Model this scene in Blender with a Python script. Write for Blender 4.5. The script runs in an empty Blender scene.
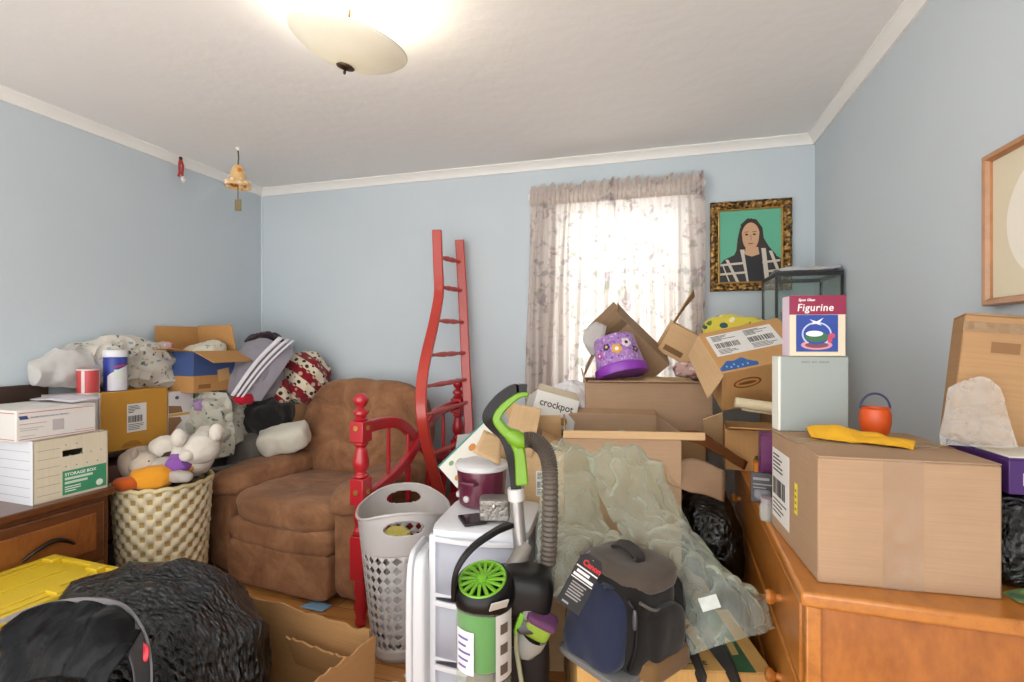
import bpy, bmesh, math, random
from mathutils import Vector, Matrix, Euler, noise

# ------------------------------------------------------------------ camera, world, light, exposure
S = bpy.context.scene
COL = S.collection
CAM_H, FPX, YAW = 1.30, 507.0, math.radians(15.85)
cam_d = bpy.data.cameras.new('camera'); cam = bpy.data.objects.new('camera', cam_d); COL.objects.link(cam)
cam.location = (0, 0, CAM_H); cam.rotation_euler = (math.radians(90), 0, YAW)
cam_d.sensor_width = 36; cam_d.lens = 36 * FPX / 1024; cam_d.clip_start = 0.02; cam_d.shift_y = 0.001
S.camera = cam
S.view_settings.view_transform = 'Standard'; S.view_settings.look = 'None'
S.view_settings.gamma = 1; S.view_settings.exposure = 1.13; S.view_settings.use_curve_mapping = False

W = bpy.data.worlds.new('daylight'); S.world = W; W.use_nodes = True
bgn = W.node_tree.nodes['Background']
bgn.inputs[0].default_value = (1.0, 0.985, 0.96, 1); bgn.inputs[1].default_value = 1.75

def area_light(name, loc, rot, sx, sy, power, col=(1, 1, 1)):
    d = bpy.data.lights.new(name, 'AREA'); d.shape = 'RECTANGLE'; d.size = sx; d.size_y = sy; d.energy = power; d.color = col
    o = bpy.data.objects.new(name, d); COL.objects.link(o); o.location = loc; o.rotation_euler = rot; return o
# daylight outside the window in the back wall
area_light('window_daylight', (-0.2, 3.75, 1.75), (math.radians(-90), 0, 0), 1.3, 1.6, 13, (0.96, 0.98, 1.0))
# the bulb of the ceiling lamp
bl = bpy.data.lights.new('lamp_bulb', 'POINT'); bl.energy = 3.2; bl.color = (1.0, 0.93, 0.82); bl.shadow_soft_size = 0.035
blo = bpy.data.objects.new('lamp_bulb', bl); COL.objects.link(blo); blo.location = (-0.99, 1.48, 2.345)

# ------------------------------------------------------------------ helpers
R = math.radians
FW = Vector((-math.sin(YAW), math.cos(YAW), 0)); RT = Vector((math.cos(YAW), math.sin(YAW), 0)); UP = Vector((0, 0, 1))
def P(px, py, f):
    """measured point: bearing (px, py) of the photograph at f metres depth"""
    return Vector((0, 0, CAM_H)) + FW * f + RT * ((px - 512) / FPX * f) + UP * ((342 - py) / FPX * f)
def lin(h):
    h = h.lstrip('#'); out = []
    for i in (0, 2, 4):
        v = int(h[i:i + 2], 16) / 255
        out.append(v / 12.92 if v <= 0.04045 else ((v + 0.055) / 1.055) ** 2.4)
    return (*out, 1.0)
def TR(loc=(0, 0, 0), rx=0, ry=0, rz=0):
    return Matrix.Translation(Vector(loc)) @ Euler((R(rx), R(ry), R(rz))).to_matrix().to_4x4()
def FM(face, o):
    """matrix of a face: x right, y up, z out, at o"""
    ax = {'front': ((1, 0, 0), (0, 0, 1), (0, -1, 0)), 'back': ((-1, 0, 0), (0, 0, 1), (0, 1, 0)), 'left': ((0, -1, 0), (0, 0, 1), (-1, 0, 0)),
          'right': ((0, 1, 0), (0, 0, 1), (1, 0, 0)), 'top': ((1, 0, 0), (0, 1, 0), (0, 0, 1))}[face]
    m = Matrix([[ax[0][i], ax[1][i], ax[2][i]] for i in range(3)]).to_4x4(); m.translation = Vector(o); return m

ROOTM = {}
def thing(name, label, cat, M=None, group=None):
    o = bpy.data.objects.new(name, None); COL.objects.link(o); o.empty_display_size = .05
    M = M if M is not None else Matrix.Identity(4)
    o.matrix_world = M; ROOTM[o.name] = M.copy()
    o['label'] = label; o['category'] = cat
    if group: o['group'] = group
    return o
def tag(o, label, cat, group=None, kind=None):
    o['label'] = label; o['category'] = cat
    if group: o['group'] = group
    if kind: o['kind'] = kind
    return o

class MB:
    def __init__(s): s.v = []; s.f = []; s.mi = []; s.cur = 0
    def add(s, vs, fs, M=None):
        b = len(s.v)
        for p in vs:
            p = Vector(p); s.v.append(M @ p if M is not None else p)
        for f in fs: s.f.append([b + i for i in f]); s.mi.append(s.cur)
        return s
    def box(s, c, d, M=None):
        x, y, z = c; a, b, e = d[0] / 2, d[1] / 2, d[2] / 2
        vs = [(x + i * a, y + j * b, z + k * e) for k in (-1, 1) for j in (-1, 1) for i in (-1, 1)]
        return s.add(vs, [(0, 2, 3, 1), (4, 5, 7, 6), (0, 1, 5, 4), (2, 6, 7, 3), (0, 4, 6, 2), (1, 3, 7, 5)], M)
    def bx(s, x0, x1, y0, y1, z0, z1, M=None):
        return s.box(((x0 + x1) / 2, (y0 + y1) / 2, (z0 + z1) / 2), (x1 - x0, y1 - y0, z1 - z0), M)
    def sweep(s, path, sec, ref=None, cap=True, closed=False, scale=None, M=None):
        path = [Vector(p) for p in path]; n = len(path); m = len(sec); vs = []
        up = Vector(ref) if ref is not None else None; prev = None
        for i, p in enumerate(path):
            if closed: t = path[(i + 1) % n] - path[i - 1]
            else: t = path[min(i + 1, n - 1)] - path[max(i - 1, 0)]
            t.normalize()
            if up is not None: a = up - t * up.dot(t)
            elif prev is None:
                q = Vector((0, 0, 1)) if abs(t.z) < .9 else Vector((1, 0, 0)); a = q - t * q.dot(t)
            else: a = prev - t * prev.dot(t)
            a.normalize(); prev = a; b = t.cross(a)
            k = scale[i] if scale else 1
            for (u, w) in sec: vs.append(p + a * (u * k) + b * (w * k))
        fs = []
        for i in range(n if closed else n - 1):
            j = (i + 1) % n
            for q in range(m):
                r = (q + 1) % m; fs.append((i * m + q, i * m + r, j * m + r, j * m + q))
        if cap and not closed: fs.append(tuple(range(m - 1, -1, -1))); fs.append(tuple((n - 1) * m + q for q in range(m)))
        return s.add(vs, fs, M)
    def tube(s, path, r, n=10, closed=False, M=None, cap=True):
        sec = [(math.cos(2 * math.pi * i / n), math.sin(2 * math.pi * i / n)) for i in range(n)]
        rr = r if isinstance(r, (list, tuple)) else [r] * len(path)
        return s.sweep(path, sec, None, cap, closed, rr, M)
    def rectsweep(s, path, w, t, ref, M=None, scale=None):
        return s.sweep(path, [(-w / 2, -t / 2), (w / 2, -t / 2), (w / 2, t / 2), (-w / 2, t / 2)], ref, True, False, scale, M)
    def lathe(s, prof, n=24, M=None, cap=True):
        m = len(prof); vs = []
        for (r, z) in prof:
            for i in range(n): a = 2 * math.pi * i / n; vs.append((r * math.cos(a), r * math.sin(a), z))
        fs = [(j * n + i, j * n + (i + 1) % n, (j + 1) * n + (i + 1) % n, (j + 1) * n + i) for j in range(m - 1) for i in range(n)]
        if cap:
            if prof[0][0] > 1e-5: fs.append(tuple(range(n - 1, -1, -1)))
            if prof[-1][0] > 1e-5: fs.append(tuple((m - 1) * n + i for i in range(n)))
        return s.add(vs, fs, M)
    def prism(s, poly, z0, z1, M=None):
        n = len(poly); vs = [(x, y, z0) for x, y in poly] + [(x, y, z1) for x, y in poly]
        fs = [tuple(range(n - 1, -1, -1)), tuple(range(n, 2 * n))] + [(i, (i + 1) % n, n + (i + 1) % n, n + i) for i in range(n)]
        return s.add(vs, fs, M)
    def grid(s, fn, nu, nv, cu=False, M=None, skip=None):
        vs = [fn(u / nu, v / nv) for v in range(nv + 1) for u in range(nu if cu else nu + 1)]
        k = nu if cu else nu + 1; fs = []
        for v in range(nv):
            for u in range(nu):
                if skip and skip((u + .5) / nu, (v + .5) / nv): continue
                u2 = (u + 1) % k if cu else u + 1
                fs.append((v * k + u, v * k + u2, (v + 1) * k + u2, (v + 1) * k + u))
        return s.add(vs, fs, M)
    def blob(s, c, d, k=2.5, n=10, amp=0, freq=4, seed=0, M=None, fn=None, ridge=0, rfreq=3):
        """a soft body: superellipsoid of size d round c with folds"""
        ids = {}; vs = []; fs = []
        c = Vector(c); h = Vector(d) / 2; off = Vector((seed * 7.13, seed * 3.7, seed * 1.9))
        def vid(a):
            key = tuple(round(q, 5) for q in a)
            if key in ids: return ids[key]
            q = Vector([math.tan(t * math.pi / 4) for t in a])
            l = (abs(q.x) ** k + abs(q.y) ** k + abs(q.z) ** k) ** (1 / k); q = q / l
            p = Vector((q.x * h.x, q.y * h.y, q.z * h.z)); nn = Vector((q.x / h.x, q.y / h.y, q.z / h.z)).normalized()
            if amp: p += nn * amp * noise.fractal(p * freq + off, 1, 2, 3)
            if ridge:
                w = noise.noise(p * 1.7 + off) * 1.2
                p += nn * ridge * (1 - 2 * abs(noise.noise(p * rfreq + off + Vector((w, -w, w)))) ** .6)
            if fn: p = fn(p, q)
            ids[key] = len(vs); vs.append(p + c); return ids[key]
        for ax in range(3):
            for sg in (-1, 1):
                for i in range(n):
                    for j in range(n):
                        quad = []
                        for (a, b) in ((i, j), (i + 1, j), (i + 1, j + 1), (i, j + 1)):
                            q = [0, 0, 0]; q[ax] = sg; q[(ax + 1) % 3] = -1 + 2 * a / n; q[(ax + 2) % 3] = -1 + 2 * b / n; quad.append(vid(q))
                        fs.append(tuple(quad if sg > 0 else quad[::-1]))
        return s.add(vs, fs, M)
    def patch(s, rows, nu=24, nv=24, amp=0, freq=5, seed=0, ridge=0, rfreq=5):
        """a smooth sheet through a net of points (rows of points)"""
        rows = [[Vector(p) for p in r] for r in rows]
        def cr(pts, t):
            n = len(pts) - 1; x = t * n; i = min(int(x), n - 1); u = x - i
            p1, p2 = pts[i], pts[i + 1]; p0 = pts[i - 1] if i else p1 * 2 - p2; p3 = pts[i + 2] if i + 2 <= n else p2 * 2 - p1
            return .5 * ((2 * p1) + (p2 - p0) * u + (2 * p0 - 5 * p1 + 4 * p2 - p3) * u * u + (3 * p1 - p0 - 3 * p2 + p3) * u ** 3)
        def base(u, v): return cr([cr(r, u) for r in rows], v)
        off = Vector((seed * 5.1, seed * 2.3, seed * 9.7))
        def fn(u, v):
            p = base(u, v)
            if amp or ridge:
                e = .02; du = base(min(u + e, 1), v) - base(max(u - e, 0), v); dv = base(u, min(v + e, 1)) - base(u, max(v - e, 0))
                nn = du.cross(dv)
                if nn.length > 1e-9:
                    nn.normalize(); p = p + nn * amp * noise.fractal(p * freq + off, 1, 2, 3)
                    if ridge: p = p + nn * ridge * (1 - 2 * abs(noise.noise(p * rfreq + off)) ** .5)
            return p
        return s.grid(fn, nu, nv)
    def build(s, name, m, parent=None, bevel=0, seg=2, smooth=35, solid=0, world=False, sub=0, off=0):
        me = bpy.data.meshes.new(name)
        vs = s.v
        if world and parent is not None:
            inv = ROOTM.get(parent.name, Matrix.Identity(4)).inverted(); vs = [inv @ p for p in vs]
        me.from_pydata([tuple(p) for p in vs], [], s.f); me.update()
        b = bmesh.new(); b.from_mesh(me); bmesh.ops.recalc_face_normals(b, faces=b.faces); b.to_mesh(me); b.free()
        for q in (m if isinstance(m, (list, tuple)) else [m]): me.materials.append(q)
        for i, q in enumerate(me.polygons): q.material_index = s.mi[i]
        if smooth: me.shade_smooth(); me.set_sharp_from_angle(angle=R(smooth))
        o = bpy.data.objects.new(name, me); COL.objects.link(o)
        if parent is not None:
            o.parent = parent
            ROOTM[o.name] = ROOTM.get(parent.name, Matrix.Identity(4))
        if solid: q = o.modifiers.new('thickness', 'SOLIDIFY'); q.thickness = solid; q.offset = off
        if sub: q = o.modifiers.new('smooth', 'SUBSURF'); q.levels = sub; q.render_levels = sub
        if bevel:
            q = o.modifiers.new('edges', 'BEVEL'); q.width = bevel; q.segments = seg; q.limit_method = 'ANGLE'; q.angle_limit = R(40)
        return o

def text(s, size, M, m, parent, name='lettering', align='LEFT', ext=.0004, sx=1, world=False, space=1.0, shear=0, bold=0):
    cu = bpy.data.curves.new(name, 'FONT'); cu.body = s; cu.size = size; cu.extrude = ext; cu.align_x = align; cu.space_character = space; cu.shear = shear; cu.offset = bold
    cu.resolution_u = 3
    cu.materials.append(m)
    o = bpy.data.objects.new(name, cu); COL.objects.link(o); o.parent = parent
    if world: M = ROOTM[parent.name].inverted() @ M
    loc = M @ Matrix.Diagonal((sx, 1, 1, 1))
    bpy.context.view_layer.update()
    me = bpy.data.meshes.new_from_object(o.evaluated_get(bpy.context.evaluated_depsgraph_get())); bpy.data.objects.remove(o); me.transform(loc)
    if not me.materials: me.materials.append(m)
    q = bpy.data.objects.new(name, me); COL.objects.link(q); q.parent = parent; ROOTM[q.name] = ROOTM.get(parent.name, Matrix.Identity(4)); return q

# ------------------------------------------------------------------ materials
def nt_new(name):
    m = bpy.data.materials.new(name); m.use_nodes = True; nt = m.node_tree
    for n in list(nt.nodes): nt.nodes.remove(n)
    out = nt.nodes.new('ShaderNodeOutputMaterial'); return m, nt, out
def nd(nt, t, **kw):
    n = nt.nodes.new('ShaderNode' + t)
    for k, v in kw.items():
        if k.startswith('i_'):
            key = k[2:]; key = int(key) if key.isdigit() else key.replace('_', ' ')
            if isinstance(v, bpy.types.NodeSocket): nt.links.new(v, n.inputs[key])
            else: n.inputs[key].default_value = v
        else: setattr(n, k, v)
    return n
def coords(nt, scale=(1, 1, 1), rot=(0, 0, 0), kind='Object'):
    tc = nd(nt, 'TexCoord'); mp = nd(nt, 'Mapping', i_Vector=tc.outputs[kind], i_Scale=scale, i_Rotation=rot); return mp.outputs[0]
def mixc(nt, fac, a, b, blend='MIX'):
    n = nt.nodes.new('ShaderNodeMix'); n.data_type = 'RGBA'; n.blend_type = blend
    for i, v in ((0, fac), (6, a), (7, b)):
        if isinstance(v, bpy.types.NodeSocket): nt.links.new(v, n.inputs[i])
        else: n.inputs[i].default_value = v
    return n.outputs[2]
def ramp(nt, fac, stops, interp='LINEAR'):
    n = nd(nt, 'ValToRGB', i_Fac=fac); n.color_ramp.interpolation = interp; e = n.color_ramp.elements
    while len(e) < len(stops): e.new(.5)
    for i, (p, c) in enumerate(stops): e[i].position = p; e[i].color = c if len(c) == 4 else (*c, 1)
    return n.outputs[0]
def principled(nt, out, col, rough=.5, metal=0, spec=.5, bumph=None, bstr=.3, bdist=.01, **kw):
    p = nd(nt, 'BsdfPrincipled'); 
    if isinstance(col, bpy.types.NodeSocket): nt.links.new(col, p.inputs['Base Color'])
    else: p.inputs['Base Color'].default_value = col
    if isinstance(rough, bpy.types.NodeSocket): nt.links.new(rough, p.inputs['Roughness'])
    else: p.inputs['Roughness'].default_value = rough
    p.inputs['Metallic'].default_value = metal; p.inputs['Specular IOR Level'].default_value = spec
    for k, v in kw.items(): p.inputs[k.replace('_', ' ')].default_value = v
    if bumph is not None:
        b = nd(nt, 'Bump', i_Height=bumph, i_Strength=bstr, i_Distance=bdist); nt.links.new(b.outputs[0], p.inputs['Normal'])
    nt.links.new(p.outputs[0], out.inputs[0]); return p
def dark(c, k): return (c[0] * k, c[1] * k, c[2] * k, 1)
MC = {}
def mat(hexc, rough=.5, metal=0, var=.12, vs=6, bump=0, bs=40, spec=.5, bd=.004, **kw):
    key = (hexc, rough, metal, var, vs, bump, bs, spec, tuple(kw.items()))
    if key in MC: return MC[key]
    m, nt, out = nt_new('surface_' + hexc.lstrip('#')); c = lin(hexc); v = coords(nt)
    n = nd(nt, 'TexNoise', i_Vector=v, i_Scale=vs, i_Detail=4.0)
    col = mixc(nt, n.outputs[0], dark(c, 1 - var), tuple(min(1, q * (1 + var)) for q in c[:3]) + (1,))
    h = nd(nt, 'TexNoise', i_Vector=v, i_Scale=bs, i_Detail=3.0).outputs[0] if bump else None
    principled(nt, out, col, rough, metal, spec, h, bump, bd, **kw)
    MC[key] = m; return m
def board(hexc, rough=.75, axis=0):
    """corrugated cardboard: faint flute lines, blotchy kraft paper"""
    key = ('board', hexc, axis)
    if key in MC: return MC[key]
    m, nt, out = nt_new('cardboard_' + hexc.lstrip('#')); c = lin(hexc)
    v = coords(nt); n = nd(nt, 'TexNoise', i_Vector=v, i_Scale=5.0, i_Detail=6.0, i_Roughness=.65)
    sc = [(260, 260, 6), (6, 6, 260)][axis]
    f = nd(nt, 'TexNoise', i_Vector=coords(nt, sc), i_Scale=1.0, i_Detail=2.0)
    col = mixc(nt, n.outputs[0], dark(c, .84), tuple(min(1, q * 1.14) for q in c[:3]) + (1,))
    col = mixc(nt, .14, col, f.outputs[0], 'OVERLAY')
    principled(nt, out, col, rough, 0, .25, f.outputs[0], .12, .002); MC[key] = m; return m
def wood(c1, c2, rough=.35, sc=(1, 1, 1), bands=7, coat=.3):
    key = ('wood', c1, c2, sc, bands)
    if key in MC: return MC[key]
    m, nt, out = nt_new('wood_' + c1.lstrip('#')); v = coords(nt, sc)
    d = nd(nt, 'TexNoise', i_Vector=v, i_Scale=2.0, i_Detail=5.0, i_Distortion=1.2)
    f = nd(nt, 'TexNoise', i_Vector=v, i_Scale=float(bands) * 3, i_Detail=8.0, i_Roughness=.7)
    t = mixc(nt, .55, d.outputs[0], f.outputs[0])
    col = ramp(nt, t, [(.32, lin(c2)), (.52, lin(c1)), (.7, tuple(min(1, q * 1.15) for q in lin(c1)[:3]))])
    principled(nt, out, col, rough, 0, .5, f.outputs[0], .08, .002, Coat_Weight=coat, Coat_Roughness=.15); MC[key] = m; return m
def fabric(hexc, var=.15, rough=.95, vs=3, bs=300, bump=.35, sheen=.2, big=0):
    return mat(hexc, rough, 0, var, vs, bump, bs, .15, .003, Sheen_Weight=sheen)
def patterned(base, spots, sc=14, thr=.28, rough=.9, rnd=1.0, bump=.3):
    """cloth printed with scattered motifs of several colours"""
    m, nt, out = nt_new('print_' + base.lstrip('#')); v = coords(nt)
    w = nd(nt, 'TexNoise', i_Vector=v, i_Scale=sc * .8, i_Detail=2.0); vv = nd(nt, 'VectorMath', operation='MULTIPLY_ADD', i_0=w.outputs[1], i_1=(.05, .05, .05), i_2=v)
    vo = nd(nt, 'TexVoronoi', i_Vector=vv.outputs[0], i_Scale=float(sc), i_Randomness=rnd)
    fac = ramp(nt, vo.outputs['Distance'], [(thr, (1, 1, 1)), (thr + .03, (0, 0, 0))])
    sep = nd(nt, 'SeparateColor', i_Color=vo.outputs['Color'])
    st = [(i / len(spots), lin(s)) for i, s in enumerate(spots)]
    pc = ramp(nt, sep.outputs[0], st, 'CONSTANT')
    n = nd(nt, 'TexNoise', i_Vector=v, i_Scale=4.0); b = lin(base)
    bc = mixc(nt, n.outputs[0], dark(b, .88), tuple(min(1, q * 1.08) for q in b[:3]) + (1,))
    col = mixc(nt, fac, bc, pc)
    h = nd(nt, 'TexNoise', i_Vector=v, i_Scale=250.0).outputs[0]
    principled(nt, out, col, rough, 0, .15, h, bump, .002, Sheen_Weight=.2); return m
def clear(tint, op=.25, rough=.12, crinkle=0, cs=30, white=.0, edge=.4):
    """thin clear plastic or glass: mostly see-through, with a glossy skin"""
    m, nt, out = nt_new('clear_' + tint.lstrip('#')); c = lin(tint)
    tr = nd(nt, 'BsdfTransparent', i_Color=c); pr = nd(nt, 'BsdfPrincipled')
    pr.inputs['Base Color'].default_value = c; pr.inputs['Roughness'].default_value = rough; pr.inputs['Specular IOR Level'].default_value = .8
    v = coords(nt); lw = nd(nt, 'LayerWeight', i_Blend=.35)
    if crinkle:
        h1 = nd(nt, 'TexVoronoi', i_Vector=v, i_Scale=float(cs), feature='SMOOTH_F1'); h2 = nd(nt, 'TexNoise', i_Vector=v, i_Scale=cs * .5, i_Detail=5.0, i_Distortion=.8)
        hh = mixc(nt, .5, h1.outputs['Distance'], h2.outputs[0])
        b = nd(nt, 'Bump', i_Height=hh, i_Strength=crinkle, i_Distance=.02); nt.links.new(b.outputs[0], pr.inputs['Normal'])
        fc = nd(nt, 'Math', operation='MULTIPLY_ADD', i_0=h2.outputs[0], i_1=white, i_2=op)
    else: fc = nd(nt, 'Math', operation='ADD', i_0=op, i_1=0.0)
    f2 = nd(nt, 'Math', operation='MULTIPLY_ADD', use_clamp=True, i_0=lw.outputs[1], i_1=edge, i_2=fc.outputs[0])
    mx = nd(nt, 'MixShader', i_0=f2.outputs[0], i_1=tr.outputs[0], i_2=pr.outputs[0]); nt.links.new(mx.outputs[0], out.inputs[0]); return m
def blackbag(name, cs=16, strength=1.0):
    m, nt, out = nt_new(name); v = coords(nt, (1, 2.2, .8), (.2, .1, .6))
    n1 = nd(nt, 'TexNoise', i_Vector=v, i_Scale=float(cs), i_Detail=6.0, i_Roughness=.6, i_Distortion=1.5)
    n2 = nd(nt, 'TexVoronoi', i_Vector=v, i_Scale=cs * 3.2, feature='SMOOTH_F1'); h = mixc(nt, .45, n1.outputs[0], n2.outputs['Distance'])
    principled(nt, out, lin('#09090b'), .13, 0, .6, h, strength, .05); return m
def flat(hexc, rough=.6): return mat(hexc, rough, 0, .03, 8)
# ------------------------------------------------------------------ the room
XL, XR, YB, ZC, Y0 = -2.837, 0.842, 3.14, 2.44, -0.8
def struct(name, mb, m, **kw):
    o = mb.build(name, m, **kw); o['kind'] = 'structure'; return o
def wallpaint():
    m, nt, out = nt_new('pale_blue_paint'); v = coords(nt)
    n = nd(nt, 'TexNoise', i_Vector=v, i_Scale=1.6, i_Detail=5.0); b = nd(nt, 'TexNoise', i_Vector=v, i_Scale=38.0, i_Detail=5.0)
    col = mixc(nt, n.outputs[0], lin('#bcc7ce'), lin('#c9d2d8'))
    principled(nt, out, col, .75, 0, .25, b.outputs[0], .12, .006); return m
def ceilpaint():
    m, nt, out = nt_new('white_plaster'); v = coords(nt)
    n = nd(nt, 'TexNoise', i_Vector=v, i_Scale=1.3, i_Detail=6.0); b = nd(nt, 'TexNoise', i_Vector=v, i_Scale=14.0, i_Detail=8.0)
    col = mixc(nt, n.outputs[0], lin('#e6e5e3'), lin('#efeeec'))
    principled(nt, out, col, .9, 0, .1, b.outputs[0], .22, .012); return m
def planks():
    m, nt, out = nt_new('oak_floor_boards'); v = coords(nt)
    br = nd(nt, 'TexBrick', i_Vector=v, i_Color1=lin('#b87b40'), i_Color2=lin('#c98f52'), i_Mortar=lin('#5a3517'), i_Scale=1.0, offset=.37)
    br.inputs['Mortar Size'].default_value = .0018; br.inputs['Brick Width'].default_value = 1.1; br.inputs['Row Height'].default_value = .083
    f = nd(nt, 'TexNoise', i_Vector=coords(nt, (3, 60, 1)), i_Scale=1.0, i_Detail=8.0)
    col = mixc(nt, .45, br.outputs[0], f.outputs[0], 'OVERLAY')
    principled(nt, out, col, .32, 0, .5, br.outputs['Fac'], -.2, .003, Coat_Weight=.25); return m
WALL, CEIL, TRIM = wallpaint(), ceilpaint(), mat('#e9e8e4', .4, 0, .03)
struct('floor', MB().bx(XL - .12, XR + .12, Y0, YB + .12, -.1, 0), planks(), smooth=0)
struct('ceiling', MB().bx(XL - .12, XR + .12, Y0, YB + .12, ZC, ZC + .1), CEIL, smooth=0)
WX0, WX1, WZ0, WZ1 = -.57, .17, .95, 2.13
b = MB(); b.bx(XL - .12, WX0, YB, YB + .12, 0, ZC); b.bx(WX1, XR + .12, YB, YB + .12, 0, ZC)
b.bx(WX0, WX1, YB, YB + .12, 0, WZ0); b.bx(WX0, WX1, YB, YB + .12, WZ1, ZC); struct('wall_back', b, WALL, smooth=0)
struct('wall_left', MB().bx(XL - .12, XL, Y0, YB, 0, ZC), WALL, smooth=0)
struct('wall_right', MB().bx(XR, XR + .12, Y0, YB, 0, ZC), WALL, smooth=0)
cr = [(0, 0), (.046, 0), (.046, -.008), (.036, -.014), (.022, -.03), (.014, -.042), (.012, -.052), (0, -.052)]
def crown(name, a, bpt, inward):
    m = MB(); q = []
    for e in (a, bpt): q += [Vector(e) + Vector(inward) * u + UP * w for (u, w) in cr]
    n = len(cr); m.add(q, [tuple(range(n)), tuple(range(n, 2 * n))] + [(i, (i + 1) % n, n + (i + 1) % n, n + i) for i in range(n)])
    struct(name, m, TRIM, smooth=30)
crown('trim_1', (XL, Y0, ZC), (XL, YB, ZC), (1, 0, 0)); crown('trim_2', (XL, YB, ZC), (XR, YB, ZC), (0, -1, 0)); crown('trim_3', (XR, YB, ZC), (XR, Y0, ZC), (-1, 0, 0))
struct('trim_4', MB().tube([(XL + .004, YB - .004, 0), (XL + .004, YB - .004, ZC - .05)], .007, 8), mat('#cfd8dc', .6, 0, .03))
def skirting(name, x0, x1, y0, y1): struct(name, MB().bx(x0, x1, y0, y1, 0, .09), TRIM, bevel=.004)
skirting('baseboard_left', XL, XL + .014, Y0, YB); skirting('baseboard_back', XL, XR, YB - .014, YB); skirting('baseboard_right', XR - .014, XR, Y0, YB)
# window: casing, two sashes, panes
w = bpy.data.objects.new('window_1', None); COL.objects.link(w); w['kind'] = 'structure'
WH = mat('#eceae6', .45, 0, .03)
b = MB()
for (x0, x1, z0, z1) in ((WX0 - .06, WX0, WZ0 - .06, WZ1 + .06), (WX1, WX1 + .06, WZ0 - .06, WZ1 + .06), (WX0, WX1, WZ1, WZ1 + .06)): b.bx(x0, x1, YB - .015, YB, z0, z1)
b.bx(WX0 - .08, WX1 + .08, YB - .04, YB + .05, WZ0 - .03, WZ0)
b.build('window_frame', WH, w, bevel=.003)
for nm, z0, z1, yy in (('sash', WZ0, 1.55, .05), ('sash', 1.52, WZ1, .08)):
    b = MB(); t = .035
    b.bx(WX0, WX0 + t, YB + yy, YB + yy + .025, z0, z1); b.bx(WX1 - t, WX1, YB + yy, YB + yy + .025, z0, z1); b.bx(WX0 + t, WX1 - t, YB + yy, YB + yy + .025, z0, z0 + t); b.bx(WX0 + t, WX1 - t, YB + yy, YB + yy + .025, z1 - t, z1)
    sh = b.build(nm, WH, w, bevel=.002)
    MB().bx(WX0 + t, WX1 - t, YB + yy + .01, YB + yy + .014, z0 + t, z1 - t).build('pane', clear('#f6fbfb', .03, .03), sh)

# ------------------------------------------------------------------ curtains
def curtainmat():
    m, nt, out = nt_new('floral_curtain_cloth'); v = coords(nt, (1, .2, 1))
    n1 = nd(nt, 'TexNoise', i_Vector=v, i_Scale=7.5, i_Detail=3.0, i_Distortion=1.0); n2 = nd(nt, 'TexNoise', i_Vector=v, i_Scale=26.0, i_Detail=4.0, i_Distortion=.6)
    t = nd(nt, 'Math', operation='MULTIPLY', i_0=n1.outputs[0], i_1=n2.outputs[0])
    n3 = nd(nt, 'TexNoise', i_Vector=v, i_Scale=9.0)
    fl = ramp(nt, n3.outputs[0], [(.42, lin('#8a5f68')), (.5, lin('#77708c')), (.56, lin('#7d7f68'))])
    f = ramp(nt, t.outputs[0], [(.27, (0, 0, 0)), (.36, (.5, .5, .5))])
    col = mixc(nt, f, lin('#ddd2cb'), fl)
    d = nd(nt, 'BsdfDiffuse', i_Color=col); tr = nd(nt, 'BsdfTranslucent', i_Color=col)
    mx = nd(nt, 'MixShader', i_0=.42, i_1=d.outputs[0], i_2=tr.outputs[0]); nt.links.new(mx.outputs[0], out.inputs[0]); return m
CURT = curtainmat()
rod = thing('curtain_rod', 'white curtain rod through the gathered tops of the floral curtains', 'curtain rod')
MB().tube([(-.75, YB - .075, 2.20), (.26, YB - .075, 2.20)], .009, 10).build('rod', WH, rod)
for x in (-.755, .265): MB().bx(x - .006, x + .006, YB - .085, YB, 2.185, 2.215).build('bracket', WH, rod)
def curtain(label, x0, x1, xb0, xb1, seed, nf):
    rnd = random.Random(seed); ph = [rnd.uniform(0, 6.28) for _ in range(4)]
    t = thing('floral_curtain', label, 'curtain', TR(((x0 + x1) / 2, YB - .075, 0)), 'floral curtains at the window')
    def wave(u, v): return math.sin(u * nf * 6.283 + ph[0] + .5 * math.sin(u * 9 + ph[1])) * (.5 + .5 * v) + .35 * math.sin(u * nf * 2.6 * 6.28 + ph[2])
    cx = (x0 + x1) / 2
    def panel(u, v):
        a = x0 + (x1 - x0) * u; c = xb0 + (xb1 - xb0) * u
        k = v ** .8; z = 2.145 - v * (2.145 - .62)
        return (a + (c - a) * k - cx + .006 * math.sin(v * 7 + u * 20), (.012 + .03 * k) * wave(u, v) - .0, z)
    MB().grid(panel, nf * 18, 40).build('drape', CURT, t, smooth=80)
    def head(sg):
        def fn(u, v):
            z = 2.14 + v * .115; puff = math.sin(min(v / .62, 1) * math.pi) * .016 if v < .62 else 0
            tip = max(0, v - .68) / .32
            g = math.sin(u * nf * 3.1 * 6.283 + ph[3] + seed); g2 = noise.noise(Vector((u * 21, seed, v)))
            return (x0 + (x1 - x0) * u - cx + .006 * g * tip, sg * (.011 + puff + .003) + (.007 * g + .012 * tip * math.sin(u * nf * 1.7 * 6.28 + 1) * 1.0), z + tip * (.018 * g + .03 * g2))
        return fn
    b = MB(); b.grid(head(-1), nf * 30, 14); b.grid(head(1), nf * 30, 14); b.build('header', CURT, t, smooth=80)
curtain('left panel of the floral curtains, its outer edge on plain blue wall', -.752, -.236, -.80, -.262, 3, 6)
curtain('right panel of the floral curtains, the one beside the framed portrait', -.246, .262, -.205, .285, 8, 6)

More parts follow.
